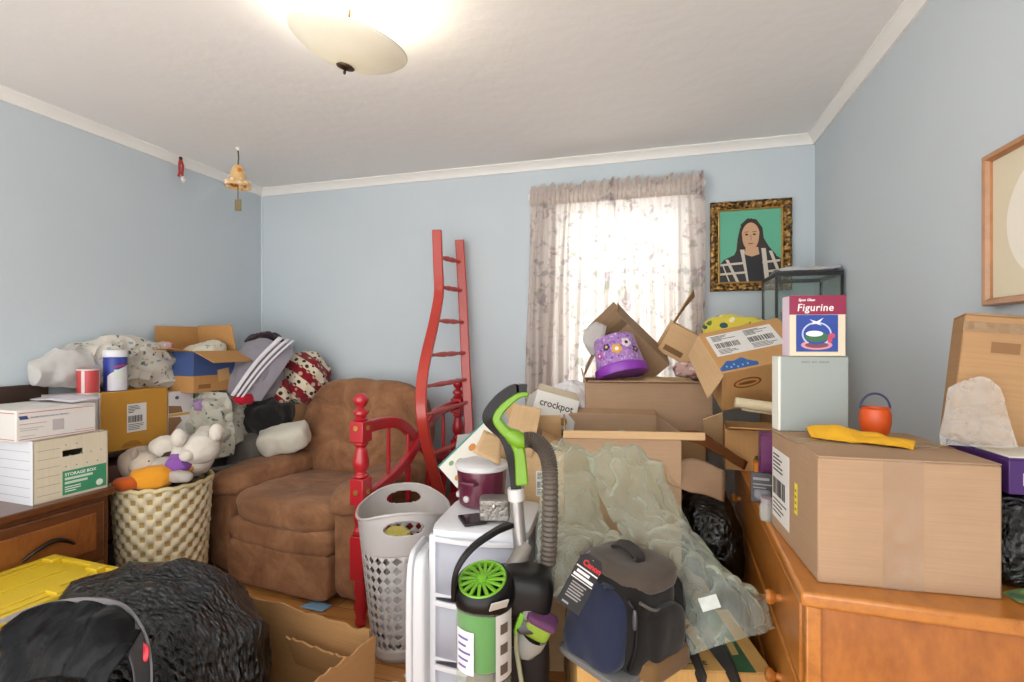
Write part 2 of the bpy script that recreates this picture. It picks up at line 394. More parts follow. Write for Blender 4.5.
# ------------------------------------------------------------------ ceiling lamp and hangings
LB = Vector((-.985, 1.475, ZC))
lamp = thing('ceiling_light', 'round frosted cream glass ceiling light hanging crooked', 'ceiling light', TR(LB))
CREAM, BRONZE = mat('#e4dcc8', .45, 0, .06), mat('#4d3d27', .4, .8, .2)
MB().lathe([(.0, 0), (.075, 0), (.078, -.006), (.07, -.016), (.055, -.02), (.045, -.032), (.03, -.036), (0, -.036)][::-1], 28, TR((.005, 0, 0))).build('canopy', CREAM, lamp)
def frosted():
    m, nt, out = nt_new('frosted_glass'); v = coords(nt); n = nd(nt, 'TexNoise', i_Vector=v, i_Scale=12.0)
    col = mixc(nt, n.outputs[0], lin('#e6e2d2'), lin('#f1eee2')); d = nd(nt, 'BsdfPrincipled', i_Base_Color=col); d.inputs['Roughness'].default_value = .3
    tr = nd(nt, 'BsdfTranslucent', i_Color=col); mx = nd(nt, 'MixShader', i_0=.14, i_1=d.outputs[0], i_2=tr.outputs[0]); nt.links.new(mx.outputs[0], out.inputs[0]); return m
LT = TR((.005, -.005, -.158), 3, 13, 0)
prof = [(0, -.062), (.03, -.061), (.07, -.054), (.11, -.042), (.145, -.026), (.17, -.011), (.186, .003), (.191, .012)]
b = MB(); b.lathe(prof, 48, LT, cap=False); b.build('shade', frosted(), lamp, solid=.004, smooth=60)
MB().tube([Vector((.005, 0, -.034)), LT @ Vector((0, 0, -.06))], .006, 8).build('stem', BRONZE, lamp)
MB().lathe([(0, -.092), (.004, -.09), (.005, -.083), (.003, -.079), (.012, -.076), (.028, -.071), (.03, -.067), (.024, -.063), (0, -.061)], 24, LT).build('finial', BRONZE, lamp)

hk = P(238, 148, 2.98); hk.z = ZC
bell = thing('hanging_bell', 'peach bell ornament with a dangling tag hanging from the ceiling', 'ornament', TR(hk) @ Matrix.Scale(1.12, 4))
PEACH = patterned('#e3bd84', ['#d9822f', '#f2e2c4', '#b86a2c', '#efd8b0'], 26, .3, .5)
MB().lathe([(0, .0), (.012, 0), (.012, -.006), (.006, -.012), (0, -.016)][::-1], 12).build('hook', TRIM, bell)
MB().tube([(0, 0, -.012), (.004, 0, -.05), (0, 0, -.095)], .0035, 6).build('cord', mat('#5f5138', .8), bell)
MB().lathe([(.004, -.09), (.018, -.093), (.028, -.105), (.034, -.13), (.04, -.16), (.05, -.185), (.064, -.2), (.066, -.205), (.06, -.2), (.046, -.183), (.036, -.16), (.03, -.13), (.02, -.105)], 28).build('bell_shell', PEACH, bell)
b = MB()
for i in range(9):
    a = i * .7; b.blob((.052 * math.cos(a), .052 * math.sin(a), -.185 + .012 * math.sin(i * 2.1)), (.026, .026, .02), 2, 4)
b.build('flower_trim', patterned('#f0d9b4', ['#e08a3c', '#fbf0dc'], 40, .35, .6), bell)
MB().tube([(0, 0, -.18), (0, 0, -.275)], .002, 6).build('clapper_cord', mat('#5f5138', .8), bell)
MB().box((0, 0, -.30), (.034, .006, .06), TR(rz=20)).build('tag', mat('#7d7150', .7), bell, bevel=.002)

rh = Vector((0, 2.42, 0))
red = thing('hanging_ribbon', 'small red ribbon ornament hanging on the left wall crown trim', 'ornament', TR((XL + .052, rh.y, ZC - .012)))
MB().blob((0, 0, -.01), (.014, .02, .022), 3, 5).build('hook', mat('#3b2d22', .5), red)
for dy in (-1, 1): MB().rectsweep([(0, 0, -.012), (.004, dy * .012, -.05), (.002, dy * .009, -.1), (.0, dy * .016, -.125)], .016, .003, (0, 1, 0)).build('ribbon', mat('#b23a34', .6), red)
MB().blob((.004, .012, -.135), (.022, .03, .04), 2, 6, .006, 40, 3).build('pendant', mat('#d8d6d2', .4), red)

# ------------------------------------------------------------------ pictures
px0, px1, pz0, pz1 = .300, .724, 1.59, 2.10
pw, ph_ = px1 - px0, pz1 - pz0
pf = thing('framed_portrait', 'ornate gold framed portrait of a long haired person on a green ground', 'picture', FM('front', ((px0 + px1) / 2, YB - .004, (pz0 + pz1) / 2)))
def goldmat():
    m, nt, out = nt_new('carved_gilt'); v = coords(nt); n = nd(nt, 'TexNoise', i_Vector=v, i_Scale=55.0, i_Detail=3.0); g = nd(nt, 'TexVoronoi', i_Vector=v, i_Scale=42.0)
    col = ramp(nt, n.outputs[0], [(.38, lin('#2a180a')), (.52, lin('#7d5a28')), (.66, lin('#c79d55'))])
    principled(nt, out, col, .4, .45, .5, g.outputs['Distance'], .7, .008); return m
GILT = goldmat()
def frame_mb(w, h, sec, wave=0):
    """mitred frame: sec = (distance in from the outer edge, height) profile"""
    b = MB(); N = 22 if wave else 1; k = len(sec)
    cs = [(-w / 2, -h / 2), (w / 2, -h / 2), (w / 2, h / 2), (-w / 2, h / 2)]; ins = [(1, 1), (-1, 1), (-1, -1), (1, -1)]
    vs = []; n = 0
    for e in range(4):
        for i in range(N):
            t = i / N; a, c = cs[e], cs[(e + 1) % 4]; ia, ic = ins[e], ins[(e + 1) % 4]
            for j, (d, z) in enumerate(sec):
                x = (a[0] + ia[0] * d) * (1 - t) + (c[0] + ic[0] * d) * t; y = (a[1] + ia[1] * d) * (1 - t) + (c[1] + ic[1] * d) * t
                vs.append((x, y, z + (wave * noise.noise(Vector((x * 45, y * 45, d * 60))) if 0 < j < k - 2 else 0)))
            n += 1
    fs = [(i * k + j, ((i + 1) % n) * k + j, ((i + 1) % n) * k + (j + 1) % k, i * k + (j + 1) % k) for i in range(n) for j in range(k)]
    return b.add(vs, fs)
frame_mb(pw, ph_, [(0, 0), (0, .02), (.006, .03), (.016, .034), (.028, .028), (.036, .02), (.04, .022), (.045, .014), (.045, 0)], .012).build('frame', GILT, pf, smooth=60)
frame_mb(pw - .088, ph_ - .088, [(0, .0), (0, .016), (.004, .018), (.009, .012), (.009, 0)]).build('inner_slip', mat('#d0ab6a', .35, .6, .1), pf)
iw, ih = pw - .1, ph_ - .1
b = MB(); b.bx(-iw / 2, iw / 2, -ih / 2, ih / 2, .0, .006)
def ell(cx, cy, rx, ry, n=22, a0=0): return [(cx + rx * math.cos(2 * math.pi * i / n + a0), cy + ry * math.sin(2 * math.pi * i / n + a0)) for i in range(n)]
def lay(poly, i, z): b.cur = i; b.prism([(x * iw, y * ih) for x, y in poly], .006, .006 + z)
lay([(-.10, .33), (-.16, .25), (-.2, .1), (-.22, -.06), (-.3, -.2), (-.2, -.24), (.3, -.24), (.42, -.14), (.3, -.02), (.22, .1), (.2, .24), (.12, .34), (.02, .38)], 1, .0006)   # hair
lay([(-.5, -.5), (-.5, -.26), (-.42, -.18), (-.2, -.1), (.0, -.14), (.22, -.06), (.4, -.14), (.5, -.2), (.5, -.5)], 2, .0010)   # jacket
for (x0, y0, x1, y1, w_) in ((-.4, -.18, -.22, -.5, .05), (-.16, -.05, -.05, -.5, .07), (-.46, -.24, -.34, -.5, .02), (.18, -.04, .24, -.5, .07), (.3, -.08, .46, -.44, .05)):
    lay([(x0, y0), (x0 + w_, y0), (x1 + w_, y1), (x1, y1)], 3, .0014)
for (x0, x1, y) in ((-.48, -.1, -.27), (-.5, -.06, -.4), (.2, .48, -.25), (.22, .5, -.38)):
    lay([(x0, y), (x1, y + .02), (x1, y + .05), (x0, y + .03)], 3, .0012)
lay([(-.09, -.1), (-.02, -.5), (.2, -.5), (.18, -.1), (.04, -.14)], 4, .0018)     # dark shirt
lay([(-.07, -.02), (-.08, -.12), (.03, -.15), (.15, -.12), (.13, -.02)], 5, .0020)   # neck
lay([(.01 + .145 * math.cos(t) * (1.0 if math.sin(t) > 0 else .93), .13 + .19 * math.sin(t)) for t in [2 * math.pi * i / 26 for i in range(26)]], 5, .0024)   # face
lay([(-.14, .16), (-.12, .27), (-.03, .34), (.06, .34), (.14, .28), (.16, .16), (.17, .27), (.1, .36), (-.04, .38), (-.15, .3)], 1, .0028)    # hairline
for sx in (-.055, .07):
    lay(ell(sx, .155, .026, .012), 6, .0028); lay([(sx - .035, .185), (sx + .035, .19), (sx + .035, .198), (sx - .035, .193)], 1, .0028)
lay([(.0, .15), (.015, .09), (-.005, .075), (.03, .075), (.018, .15)], 7, .0027); lay(ell(.01, .03, .045, .010), 8, .0028)
b.build('painting', [flat('#5fae90'), flat('#33241f'), flat('#2b2a2e'), flat('#c9bfb0'), flat('#1d1d22'), flat('#c99f7c'), flat('#2b1f1a'), flat('#ad8162'), flat('#9c5f50')], pf, smooth=0)

ov = thing('oval_picture', 'wooden framed oval picture in a cream mat on right wall', 'picture', FM('left', (XR - .004, 1.365, 1.587)))
ow, oh = .48, .39
frame_mb(ow, oh, [(0, 0), (0, .018), (.004, .024), (.014, .022), (.02, .014), (.02, 0)]).build('frame', wood('#a87850', '#7a5030'), ov)
b = MB(); b.bx(-ow / 2 + .02, ow / 2 - .02, -oh / 2 + .02, oh / 2 - .02, 0, .008); b.cur = 1; b.prism(ell(0, 0, .165, .15, 40), .008, .0095); b.cur = 2
b.prism(ell(.02, -.01, .12, .125, 30), .0095, .0105); b.cur = 3; b.prism(ell(.05, .0, .05, .07, 24), .0105, .0112)
b.build('mat_and_print', [flat('#d8ceb4'), flat('#e7e2d4'), flat('#c9c4ca'), flat('#a9a2b4')], ov, smooth=0)
# ------------------------------------------------------------------ recliner
def suede():
    m, nt, out = nt_new('brown_suede'); v = coords(nt)
    n = nd(nt, 'TexNoise', i_Vector=v, i_Scale=5.0, i_Detail=8.0, i_Roughness=.7, i_Distortion=.6); h = nd(nt, 'TexNoise', i_Vector=v, i_Scale=28.0, i_Detail=6.0)
    col = ramp(nt, n.outputs[0], [(.3, lin('#6f4c33')), (.5, lin('#8e6344')), (.68, lin('#a67a58'))])
    principled(nt, out, col, .8, 0, .25, h.outputs[0], .3, .008, Sheen_Weight=.1); return m
SU = suede()
rec = thing('recliner', 'brown suede recliner armchair in the back left of the room', 'armchair', TR((-1.815, 2.645, 0), rz=-6.4))
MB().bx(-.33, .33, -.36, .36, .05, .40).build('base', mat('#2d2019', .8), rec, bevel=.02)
def sag(c, s):
    def fn(p, q):
        if q.z > .2: p.z -= s * math.exp(-(p.x * p.x + p.y * p.y) / .05)
        return p
    return fn
MB().blob((0, -.19, .425), (.70, .68, .185), 4, 16, .012, 6, 1, fn=sag(0, .02)).build('seat_cushion', SU, rec)
fr = MB().blob((0, -.44, .305), (.70, .13, .14), 4.5, 14, .008, 7, 2).build('footrest', SU, rec)
MB().blob((0, -.445, .145), (.69, .11, .24), 8, 14, .006, 7, 3).build('footrest_panel', SU, fr)
for s in (-1, 1):
    a = MB().blob((s * .435, -.05, .29), (.195, .83, .53), 9, 14, .005, 6, 4 + s).build('armrest', SU, rec)
    MB().blob((s * .42, -.07, .535), (.26, .88, .15), 3.4, 16, .012, 6, 7 + s, fn=lambda p, q: p + Vector((0, 0, -.03 * max(0, -q.y) ** 3))).build('arm_pad', SU, a)
def backfn(p, q):
    p.y += .01 * math.sin(p.z * 14) - .02 * abs(q.x) ** 2; p.x *= 1.04 - .42 * max(-.2, p.z)
    for zc in (.13, -.08):
        p.y += .012 * math.exp(-((p.z - zc - .05 * abs(q.x)) / .018) ** 2) * (-1 if q.y > 0 else 1)
    return p
bk = MB().blob((0, 0, 0), (.96, .24, .68), 3.6, 22, .014, 5, 9, M=TR((0, .235, .72), -11), fn=backfn).build('backrest', SU, rec)
MB().blob((0, 0, 0), (.70, .16, .2), 3, 14, .01, 8, 12, M=TR((0, .265, .93), -11)).build('headrest_roll', SU, bk)

# ------------------------------------------------------------------ red bunk bed parts
RED = mat('#b1202a', .3, 0, .1, 5, .04, 20, .5, .004, Coat_Weight=.4, Coat_Roughness=.15)
A0 = P(361, 342, 2.32); A0.z = 0; A1 = P(458, 342, 3.25); A1.z = 0
hd = A1 - A0; HL = hd.length
hb = thing('bed_headboard', 'red wooden bed headboard with turned posts beside the recliner', 'headboard', TR(A0, rz=math.degrees(math.atan2(hd.y, hd.x))))
def post(x):
    b = MB()
    b.bx(x - .036, x + .036, -.036, .036, .845, .94); b.bx(x - .036, x + .036, -.036, .036, .56, .68)
    b.bx(x - .036, x + .036, -.036, .036, .22, .42)
    T = TR((x, 0, 0))
    b.lathe([(.02, 0), (.03, .02), (.024, .05), (.034, .09), (.026, .13), (.034, .17), (.03, .22)], 18, T)
    b.lathe([(.03, .42), (.036, .44), (.024, .46), (.034, .5), (.028, .54), (.03, .56)], 18, T)
    b.lathe([(.03, .68), (.036, .69), (.022, .705), (.035, .73), (.036, .76), (.026, .81), (.022, .82), (.035, .835), (.03, .845)], 18, T)
    p = b.build('post', RED, hb, bevel=.004)
    MB().lathe([(.03, .94), (.036, .948), (.02, .958), (.034, .972), (.034, .985), (.02, .995), (.014, 1.002), (.024, 1.01), (.034, 1.028), (.034, 1.042), (.026, 1.058), (.012, 1.066), (0, 1.067)], 20, T).build('finial', RED, p)
    b = MB()
    for z in (.91, .62):
        b.lathe([(.012, .0), (.012, .004), (.006, .004), (.006, .001)], 12, TR((x - .0365, 0, z), ry=-90), cap=True); b.lathe([(.012, .0), (.012, .004), (.006, .004), (.006, .001)], 12, TR((x, -.0365, z), rx=90))
    b.build('bolt_plate', mat('#c49a58', .35, .8), p)
post(0); post(HL)
def ogee(s, flip): 
    t = s if not flip else 1 - s
    kz = [(0, .9), (.15, .905), (.32, .885), (.47, .79), (.58, .70), (.72, .64), (.88, .60), (1, .585)]
    for (a, za), (c, zc) in zip(kz, kz[1:]):
        if a <= t <= c:
            u = (t - a) / (c - a); return za + (zc - za) * u
for fl in (0, 1):
    pts = []
    for i in range(41):
        s = i / 40; z = sum(ogee(min(1, max(0, s + d)), fl) for d in (-.06, -.03, 0, .03, .06)) / 5
        pts.append((.03 + s * (HL - .06), (-.008 if fl else .008), z))
    MB().rectsweep(pts, .055, .034, (0, 0, 1)).build('rail', RED, hb, bevel=.006)
MB().bx(.03, HL - .03, -.016, .016, .27, .35).build('lower_rail', RED, hb, bevel=.005)
for s in (.22, .40, .62, .80):
    x = s * HL; z0, z1 = sorted((ogee(s, 0), ogee(s, 1)))
    if z1 - z0 > .08: MB().tube([(x, 0, z0), (x, 0, (z0 + z1) / 2), (x, 0, z1)], [.009, .011, .009], 10).build('spindle', RED, hb)
    q = [(.35 + (z0 - .35) * t) for t in (0, .12, .2, .3, .5, .7, .8, .88, 1)]
    MB().lathe([(r, z) for r, z in zip((.012, .012, .02, .012, .019, .012, .02, .012, .012), q)], 12, TR((x, 0, 0))).build('turned_spindle', RED, hb)

lad = thing('bunk_ladder', 'red bunk bed ladder with bowed left rail leaning against back wall', 'ladder', TR((P(462, 342, 3.0).x, P(462, 342, 3.0).y, 0)))
REDL = mat('#b8392f', .33, 0, .1, 5, .04, 20, .5, .004, Coat_Weight=.35, Coat_Roughness=.18)
Lr = [P(437, 230, 3.08), P(438, 262, 3.08), P(439, 292, 3.06), P(434, 322, 2.96), P(426, 357, 2.79), P(421.5, 387, 2.69), P(422, 417, 2.64), P(428, 450, 2.72), P(438, 488, 2.84), P(446, 525, 2.9), P(450, 569.3, 2.9)]
Rr = [P(459.5, 240, 3.28), P(463, 300, 3.27), P(466, 370, 3.24), P(469, 430, 3.2), P(472, 490, 3.16), P(476, 555, 3.09)]
def dense(pts, k=5):
    out = []
    n = len(pts) - 1
    for i in range(n):
        p1, p2 = pts[i], pts[i + 1]; p0 = pts[i - 1] if i else p1 * 2 - p2; p3 = pts[i + 2] if i + 2 <= n else p2 * 2 - p1
        for j in range(k):
            u = j / k; out.append(.5 * ((2 * p1) + (p2 - p0) * u + (2 * p0 - 5 * p1 + 4 * p2 - p3) * u * u + (3 * p1 - p0 - 3 * p2 + p3) * u ** 3))
    return out + [pts[-1]]
Ld, Rd = dense(Lr), dense(Rr)
MB().rectsweep(Ld, .058, .034, RT).build('rail', REDL, lad, bevel=.006, world=True)
MB().rectsweep(Rd, .058, .034, RT).build('rail', REDL, lad, bevel=.006, world=True)
def atz(path, z): return min(path, key=lambda p: abs(p.z - z))
for z in (1.82, 1.635, 1.425, 1.228, 1.063, .915, .69):
    a, c = atz(dense(Lr, 40), z), atz(dense(Rr, 40), z); d = c - a
    MB().tube([a + d * t for t in (0, .12, .2, .3, .42, .5, .58, .7, .8, .88, 1)], [.011, .011, .009, .014, .017, .013, .017, .014, .009, .011, .011], 10).build('rung', REDL, lad, world=True)

# ------------------------------------------------------------------ laundry basket with diamond holes
hx, hy = -1.045, 1.975
GP = mat('#b9b4b2', .4, 0, .04, 5)
lb = thing('laundry_basket', 'tall grey plastic laundry basket with diamond shaped holes', 'laundry basket', TR((hx, hy, 0), rz=-62))
HB = .585
def rimz(a): return .045 * (abs(math.cos(a)) ** 3)
def bwall(a, z, out=0):
    t = min(1, z / HB); rx = .138 + .075 * t + out; ry = .128 + .062 * t + out
    ca, sa = math.cos(a), math.sin(a); e = .8
    return Vector((rx * math.copysign(abs(ca) ** e, ca), ry * math.copysign(abs(sa) ** e, sa), z))
b = MB(); N = 30; rows = 10; z0, z1 = .06, .455; ids = {}
def V_(p):
    b.v.append(Vector(p)); return len(b.v) - 1
C = [[V_(bwall(2 * math.pi * (i + (0)) / N, z0 + (z1 - z0) * j / rows)) for i in range(N)] for j in range(rows + 1)]
for j in range(rows):
    for i in range(N):
        i2 = (i + 1) % N; c = [C[j][i], C[j][i2], C[j + 1][i2], C[j + 1][i]]
        am = 2 * math.pi * (i + .5) / N; zm = z0 + (z1 - z0) * (j + .5) / rows; da = 2 * math.pi / N * .42; dz = (z1 - z0) / rows * .42
        d = [V_(bwall(am, zm - dz)), V_(bwall(am + da, zm)), V_(bwall(am, zm + dz)), V_(bwall(am - da, zm))]
        for q in range(4):
            b.f.append([c[q], c[(q + 1) % 4], d[q]]); b.f.append([c[(q + 1) % 4], d[(q + 1) % 4], d[q]]); b.mi += [0, 0]
NR = 260
def rimfn(u, v):
    a = 2 * math.pi * u; z = z1 + (HB + rimz(a) - z1) * v; return bwall(a, z)
def hole(u, v):
    for c in (0, .5, 1):
        if ((u - c) / .055) ** 2 + ((v - .66) / .16) ** 2 < 1: return True
    return False
b.grid(rimfn, NR, 34, True, skip=hole)
b.grid(lambda u, v: bwall(2 * math.pi * u, z0 * v + .004), 60, 3, True)
b.grid(lambda u, v: Vector((bwall(2 * math.pi * u, .004).x * v, bwall(2 * math.pi * u, .004).y * v, .004)), 60, 3, True)
b.build('basket_wall', GP, lb, solid=.003, smooth=50)
MB().tube([bwall(2 * math.pi * i / 80, HB + rimz(2 * math.pi * i / 80), .003) for i in range(80)], .006, 8, True).build('rim', GP, lb)
t = MB().blob((0, 0, .2), (.24, .18, .34), 3, 14, .03, 8, 5, ridge=.012, rfreq=14).build('laundry', fabric('#d9d7d8'), None); t.matrix_world = TR((hx, hy, 0), rz=-62)
tag(t, 'white crumpled laundry seen through holes of grey basket', 'laundry')
t = MB().blob((-.03, -.04, .43), (.17, .12, .08), 3, 10, .02, 12, 7, ridge=.01, rfreq=20).build('yellow_cloth', fabric('#d8cf6a'), None); t.matrix_world = TR((hx, hy, 0), rz=-62)
tag(t, 'yellow cloth lying on the laundry in grey basket', 'cloth')

# ------------------------------------------------------------------ drawer tower and what stands on it
tw = thing('drawer_tower', 'white plastic drawer tower with three translucent drawers', 'drawer unit', TR((-.575, 1.73, 0), rz=5))
WP = mat('#d9dbe0', .35, 0, .03, 5); 
def frostplastic():
    m, nt, out = nt_new('frosted_plastic'); tr = nd(nt, 'BsdfTransparent', i_Color=(.9, .92, 1, 1)); p = nd(nt, 'BsdfPrincipled'); p.inputs['Base Color'].default_value = lin('#e2e5ee'); p.inputs['Roughness'].default_value = .28
    tl = nd(nt, 'BsdfTranslucent', i_Color=lin('#eef0f8')); m1 = nd(nt, 'MixShader', i_0=.4, i_1=p.outputs[0], i_2=tl.outputs[0]); mx = nd(nt, 'MixShader', i_0=.68, i_1=tr.outputs[0], i_2=m1.outputs[0]); nt.links.new(mx.outputs[0], out.inputs[0]); return m
FP = frostplastic(); tww, twd = .31, .34
fr_ = MB()
for z in (.045, .255, .465): fr_.bx(-tww / 2, tww / 2, -twd / 2, twd / 2, z - .012, z + .006)
for sx in (-1, 1):
    for sy in (-1, 1): fr_.bx(sx * tww / 2 - .012, sx * tww / 2 + .012, sy * (twd / 2 - .012) - .012, sy * (twd / 2 - .012) + .012, .0, .66)
fr_.build('frame', WP, tw, bevel=.004)
MB().blob((0, 0, .665), (tww + .02, twd + .02, .045), 9, 8).build('top_panel', WP, tw, bevel=0)
for k, z in enumerate((.053, .263, .473)):
    d = MB(); x0, x1, y0, y1, z1 = -tww / 2 + .014, tww / 2 - .014, -twd / 2 - .006, twd / 2 - .02, z + .186
    d.grid(lambda u, v: (x0 + (x1 - x0) * u, y0 - .018 * math.sin(math.pi * u), z + (z1 - z) * v), 14, 2)
    d.add([(x0, y0, z), (x0, y1, z), (x0, y1, z1), (x0, y0, z1), (x1, y0, z), (x1, y1, z), (x1, y1, z1), (x1, y0, z1)], [(0, 1, 2, 3), (4, 5, 6, 7), (1, 5, 6, 2), (0, 4, 5, 1)])
    dr = d.build('drawer', FP, tw, solid=.0025)
    MB().rectsweep([(x0 + (x1 - x0) * i / 12, y0 - .018 * math.sin(math.pi * i / 12) - .004, z1 - .008) for i in range(13)], .016, .01, (0, 0, 1)).build('drawer_handle', WP, dr, bevel=.002)
for z, c, lbl, sd in ((.50, '#4d68a6', 'blue fabric folded in the top translucent drawer', 1), (.285, '#4b5a86', 'dark blue clothes inside the middle translucent drawer', 2)):
    q = MB().blob((.0, -.02, z + .045), (.22, .24, .12), 4, 10, .02, 9, sd, ridge=.012, rfreq=12).build('folded_clothes', fabric(c), None); q.matrix_world = TR((-.575, 1.73, 0), rz=5); tag(q, lbl, 'clothes')
bn = thing('plastic_tub', 'rounded white plastic tub standing on edge beside the drawer tower', 'tub', TR((-.765, 1.60, 0), rz=8))
MB().blob((0, 0, .297), (.07, .20, .594), 5, 14).build('tub_shell', WP, bn)
MB().blob((-.022, 0, .305), (.03, .22, .61), 5, 12).build('tub_rim', WP, bn)

cp = thing('slow_cooker', 'small maroon slow cooker with white lid on the drawer tower', 'slow cooker', TR(P(482, 499, 1.93)))
cp.location.z = .689; ROOTM[cp.name] = TR((cp.location.x, cp.location.y, .689))
MAR = mat('#5e2238', .25, 0, .08, 5, 0, 40, .6, .004, Coat_Weight=.5)
MB().lathe([(.078, 0), (.086, .006), (.09, .06), (.094, .12), (.094, .135)], 32).build('body', MAR, cp)
MB().lathe([(.094, .132), (.1, .136), (.101, .15), (.094, .156), (.07, .163), (.03, .168), (0, .169)], 32).build('lid', mat('#d7d6d8', .3, 0, .03), cp)
for a in (-100, 80): MB().tube([TR(rz=a) @ Vector(q) for q in ((.088, -.03, .095), (.112, -.026, .098), (.118, 0, .099), (.112, .026, .098), (.088, .03, .095))], .007, 8).build('handle', MAR, cp)
for i, a in enumerate((200, 250)): MB().lathe([(.012, 0), (.012, .008), (.006, .012), (0, .012)], 14, TR(rz=a) @ TR((.086, 0, .035), ry=90)).build('knob', mat('#c9c3c6', .35), cp)
sb = thing('trinket_box', 'small embossed silver trinket box on drawer tower', 'trinket box', TR((-.53, 1.655, .697), rz=12))
SIL = mat('#8d8984', .35, .75, .25, 30, .8, 90, .5, .006)
MB().bx(-.05, .05, -.035, .035, 0, .052).build('body', SIL, sb, bevel=.004); MB().blob((0, 0, .06), (.106, .076, .026), 6, 8).build('lid', SIL, sb)
MB().blob((0, -.039, .05), (.014, .008, .02), 2, 6).build('clasp', mat('#b9b2a4', .3, .9), sb)
ph = thing('phone', 'flat black phone lying beside the silver trinket box', 'phone', TR((-.605, 1.63, .6885), rz=35))
MB().bx(-.038, .038, -.05, .05, 0, .009).build('case', mat('#26221f', .45), ph, bevel=.003); MB().bx(-.034, .034, -.044, .044, .009, .0095).build('screen', mat('#15161a', .12), ph)

# ------------------------------------------------------------------ upright vacuum
VB = P(508, 342, 1.47); VB.z = 0
vac = thing('vacuum_cleaner', 'green and black upright vacuum cleaner with grey hose', 'vacuum cleaner', TR(VB))
BLK, GRN, LIME = mat('#121112', .38, 0, .1, 8, spec=.3), mat('#6f9c1f', .35, 0, .08), mat('#6fa82c', .35, 0, .08)
HOSE = mat('#5d544b', .5, 0, .1)
grip = [P(x, y, f) for x, y, f in ((517, 497, 1.515), (514, 470, 1.515), (510, 450, 1.51), (503, 434, 1.51), (493, 424, 1.505), (487.5, 416, 1.5), (493, 406, 1.5), (503, 396, 1.5), (514, 389.5, 1.5), (527, 389.5, 1.5))]
g = MB().rectsweep(dense(grip), .030, .036, RT, scale=None).build('handle', BLK, vac, bevel=.006, world=True)
ing = [P(x, y, f) for x, y, f in ((522, 484, 1.5), (521, 466, 1.5), (519, 450, 1.497), (512, 437, 1.495), (502, 427, 1.492), (497, 418, 1.49), (503, 408, 1.49), (512, 400, 1.49), (520, 395, 1.49), (529, 394, 1.49))]
MB().rectsweep(dense(ing), .03, .036, RT, scale=[1.25 - .75 * i / 45 for i in range(46)]).build('handle_shell', GRN, g, bevel=.007, world=True)
MB().tube([P(x, y, 1.492) for x, y in ((507, 432), (514, 437), (520, 441), (526, 441))], [.016, .026, .026, .022], 12).build('hose_socket', GRN, g, world=True)
SILV = mat('#a7a4a2', .3, .6, .05)
MB().tube([P(516, 496, 1.51), P(518, 520, 1.505), P(521, 556, 1.5)], .0205, 14).build('wand', SILV, vac, world=True)
MB().tube([P(515.5, 488, 1.51), P(516.5, 500, 1.51)], .0245, 14).build('wand_collar', mat('#cfcdcb', .35), vac, world=True)
hp = dense([P(x, y, f) for x, y, f in ((524, 440, 1.49), (533, 440, 1.49), (542, 446, 1.49), (548, 458, 1.49), (550, 475, 1.49), (550, 510, 1.49), (549, 545, 1.5), (546, 580, 1.5), (540, 620, 1.5))], 14)
MB().tube(hp, [  .0235 + .0022 * (1 if i % 2 else -1) for i in range(len(hp))], 14).build('hose', HOSE, vac, world=True, smooth=20)
# motor body behind the tank
zt = .66
bodyM = TR((VB.x, VB.y, 0), rz=14)
b = MB(); b.blob((.02, .0, .54), (.17, .15, .2), 5, 12, M=bodyM); b.blob((.045, .0, .26), (.15, .13, .5), 6, 12, M=bodyM)
b.blob((0, 0, 0), (.15, .14, .13), 4, 12, M=TR(P(526, 590, 1.43), 0, 8, 14)); b.build('motor_body', BLK, vac, world=True)
MB().tube([P(511, 568, 1.46), P(520, 556, 1.48), P(527, 545, 1.5)], [.02, .026, .02], 12).build('wand_lock', mat('#8d8780', .4, .3), vac, world=True)
b = MB(); b.blob((0, 0, 0), (.066, .03, .11), 5, 8, M=bodyM @ TR((.055, -.085, .565), -24)); o = b.build('front_panel', mat('#2b2728', .3), vac, world=True)
MB().blob((0, 0, 0), (.036, .012, .05), 2.5, 8, M=bodyM @ TR((.058, -.103, .575), -24)).build('release_button', mat('#5b594f', .25, .4), o, world=True)
# clear tank
tc = P(484, 342, 1.36); TM = TR((tc.x, tc.y, 0), rz=14)
tkm = clear('#f2f6ee', .06, .08, edge=.25); 
tk = MB().lathe([(.06, .26), (.066, .28), (.073, .4), (.075, .58), (.075, .62)], 30, TM, cap=False).build('tank', tkm, vac, world=True)
MB().lathe([(.05, .44), (.062, .45), (.0725, .57), (.073, .618), (.0, .618)], 26, TM).build('tank_filter', mat('#3f8f2f', .3, 0, .1), tk, world=True)
MB().blob((0, 0, .34), (.1, .1, .15), 2.4, 10, .02, 20, 3, M=TM).build('dust', mat('#8c8177', .95, 0, .3, 20), tk, world=True)
MB().lathe([(.0, .0), (.064, .0), (.064, .012), (0, .012)], 24, TM @ TR((0, 0, .25))).build('tank_floor', mat('#6c655e', .6), tk, world=True)
b = MB()
b.grid(lambda u, v: TM @ Vector((.0765 * math.cos(R(-150 + 45 * u)), .0765 * math.sin(R(-150 + 45 * u)), .45 + .11 * v)), 8, 2)
b.cur = 1
for k in range(5): b.grid(lambda u, v, k=k: TM @ Vector((.0772 * math.cos(R(-144 + (22 + 5 * (k % 3)) * u)), .0772 * math.sin(R(-144 + (22 + 5 * (k % 3)) * u)), .465 + .018 * k + .006 * v)), 6, 1)
b.build('sticker', [mat('#dcdbe2', .5), mat('#6d5f96', .5)], tk, world=True)
b = MB()
b.grid(lambda u, v: TM @ Vector((.0765 * math.cos(R(-62 + 48 * u)), .0765 * math.sin(R(-62 + 48 * u)), .43 + .17 * v)), 8, 2); b.cur = 1
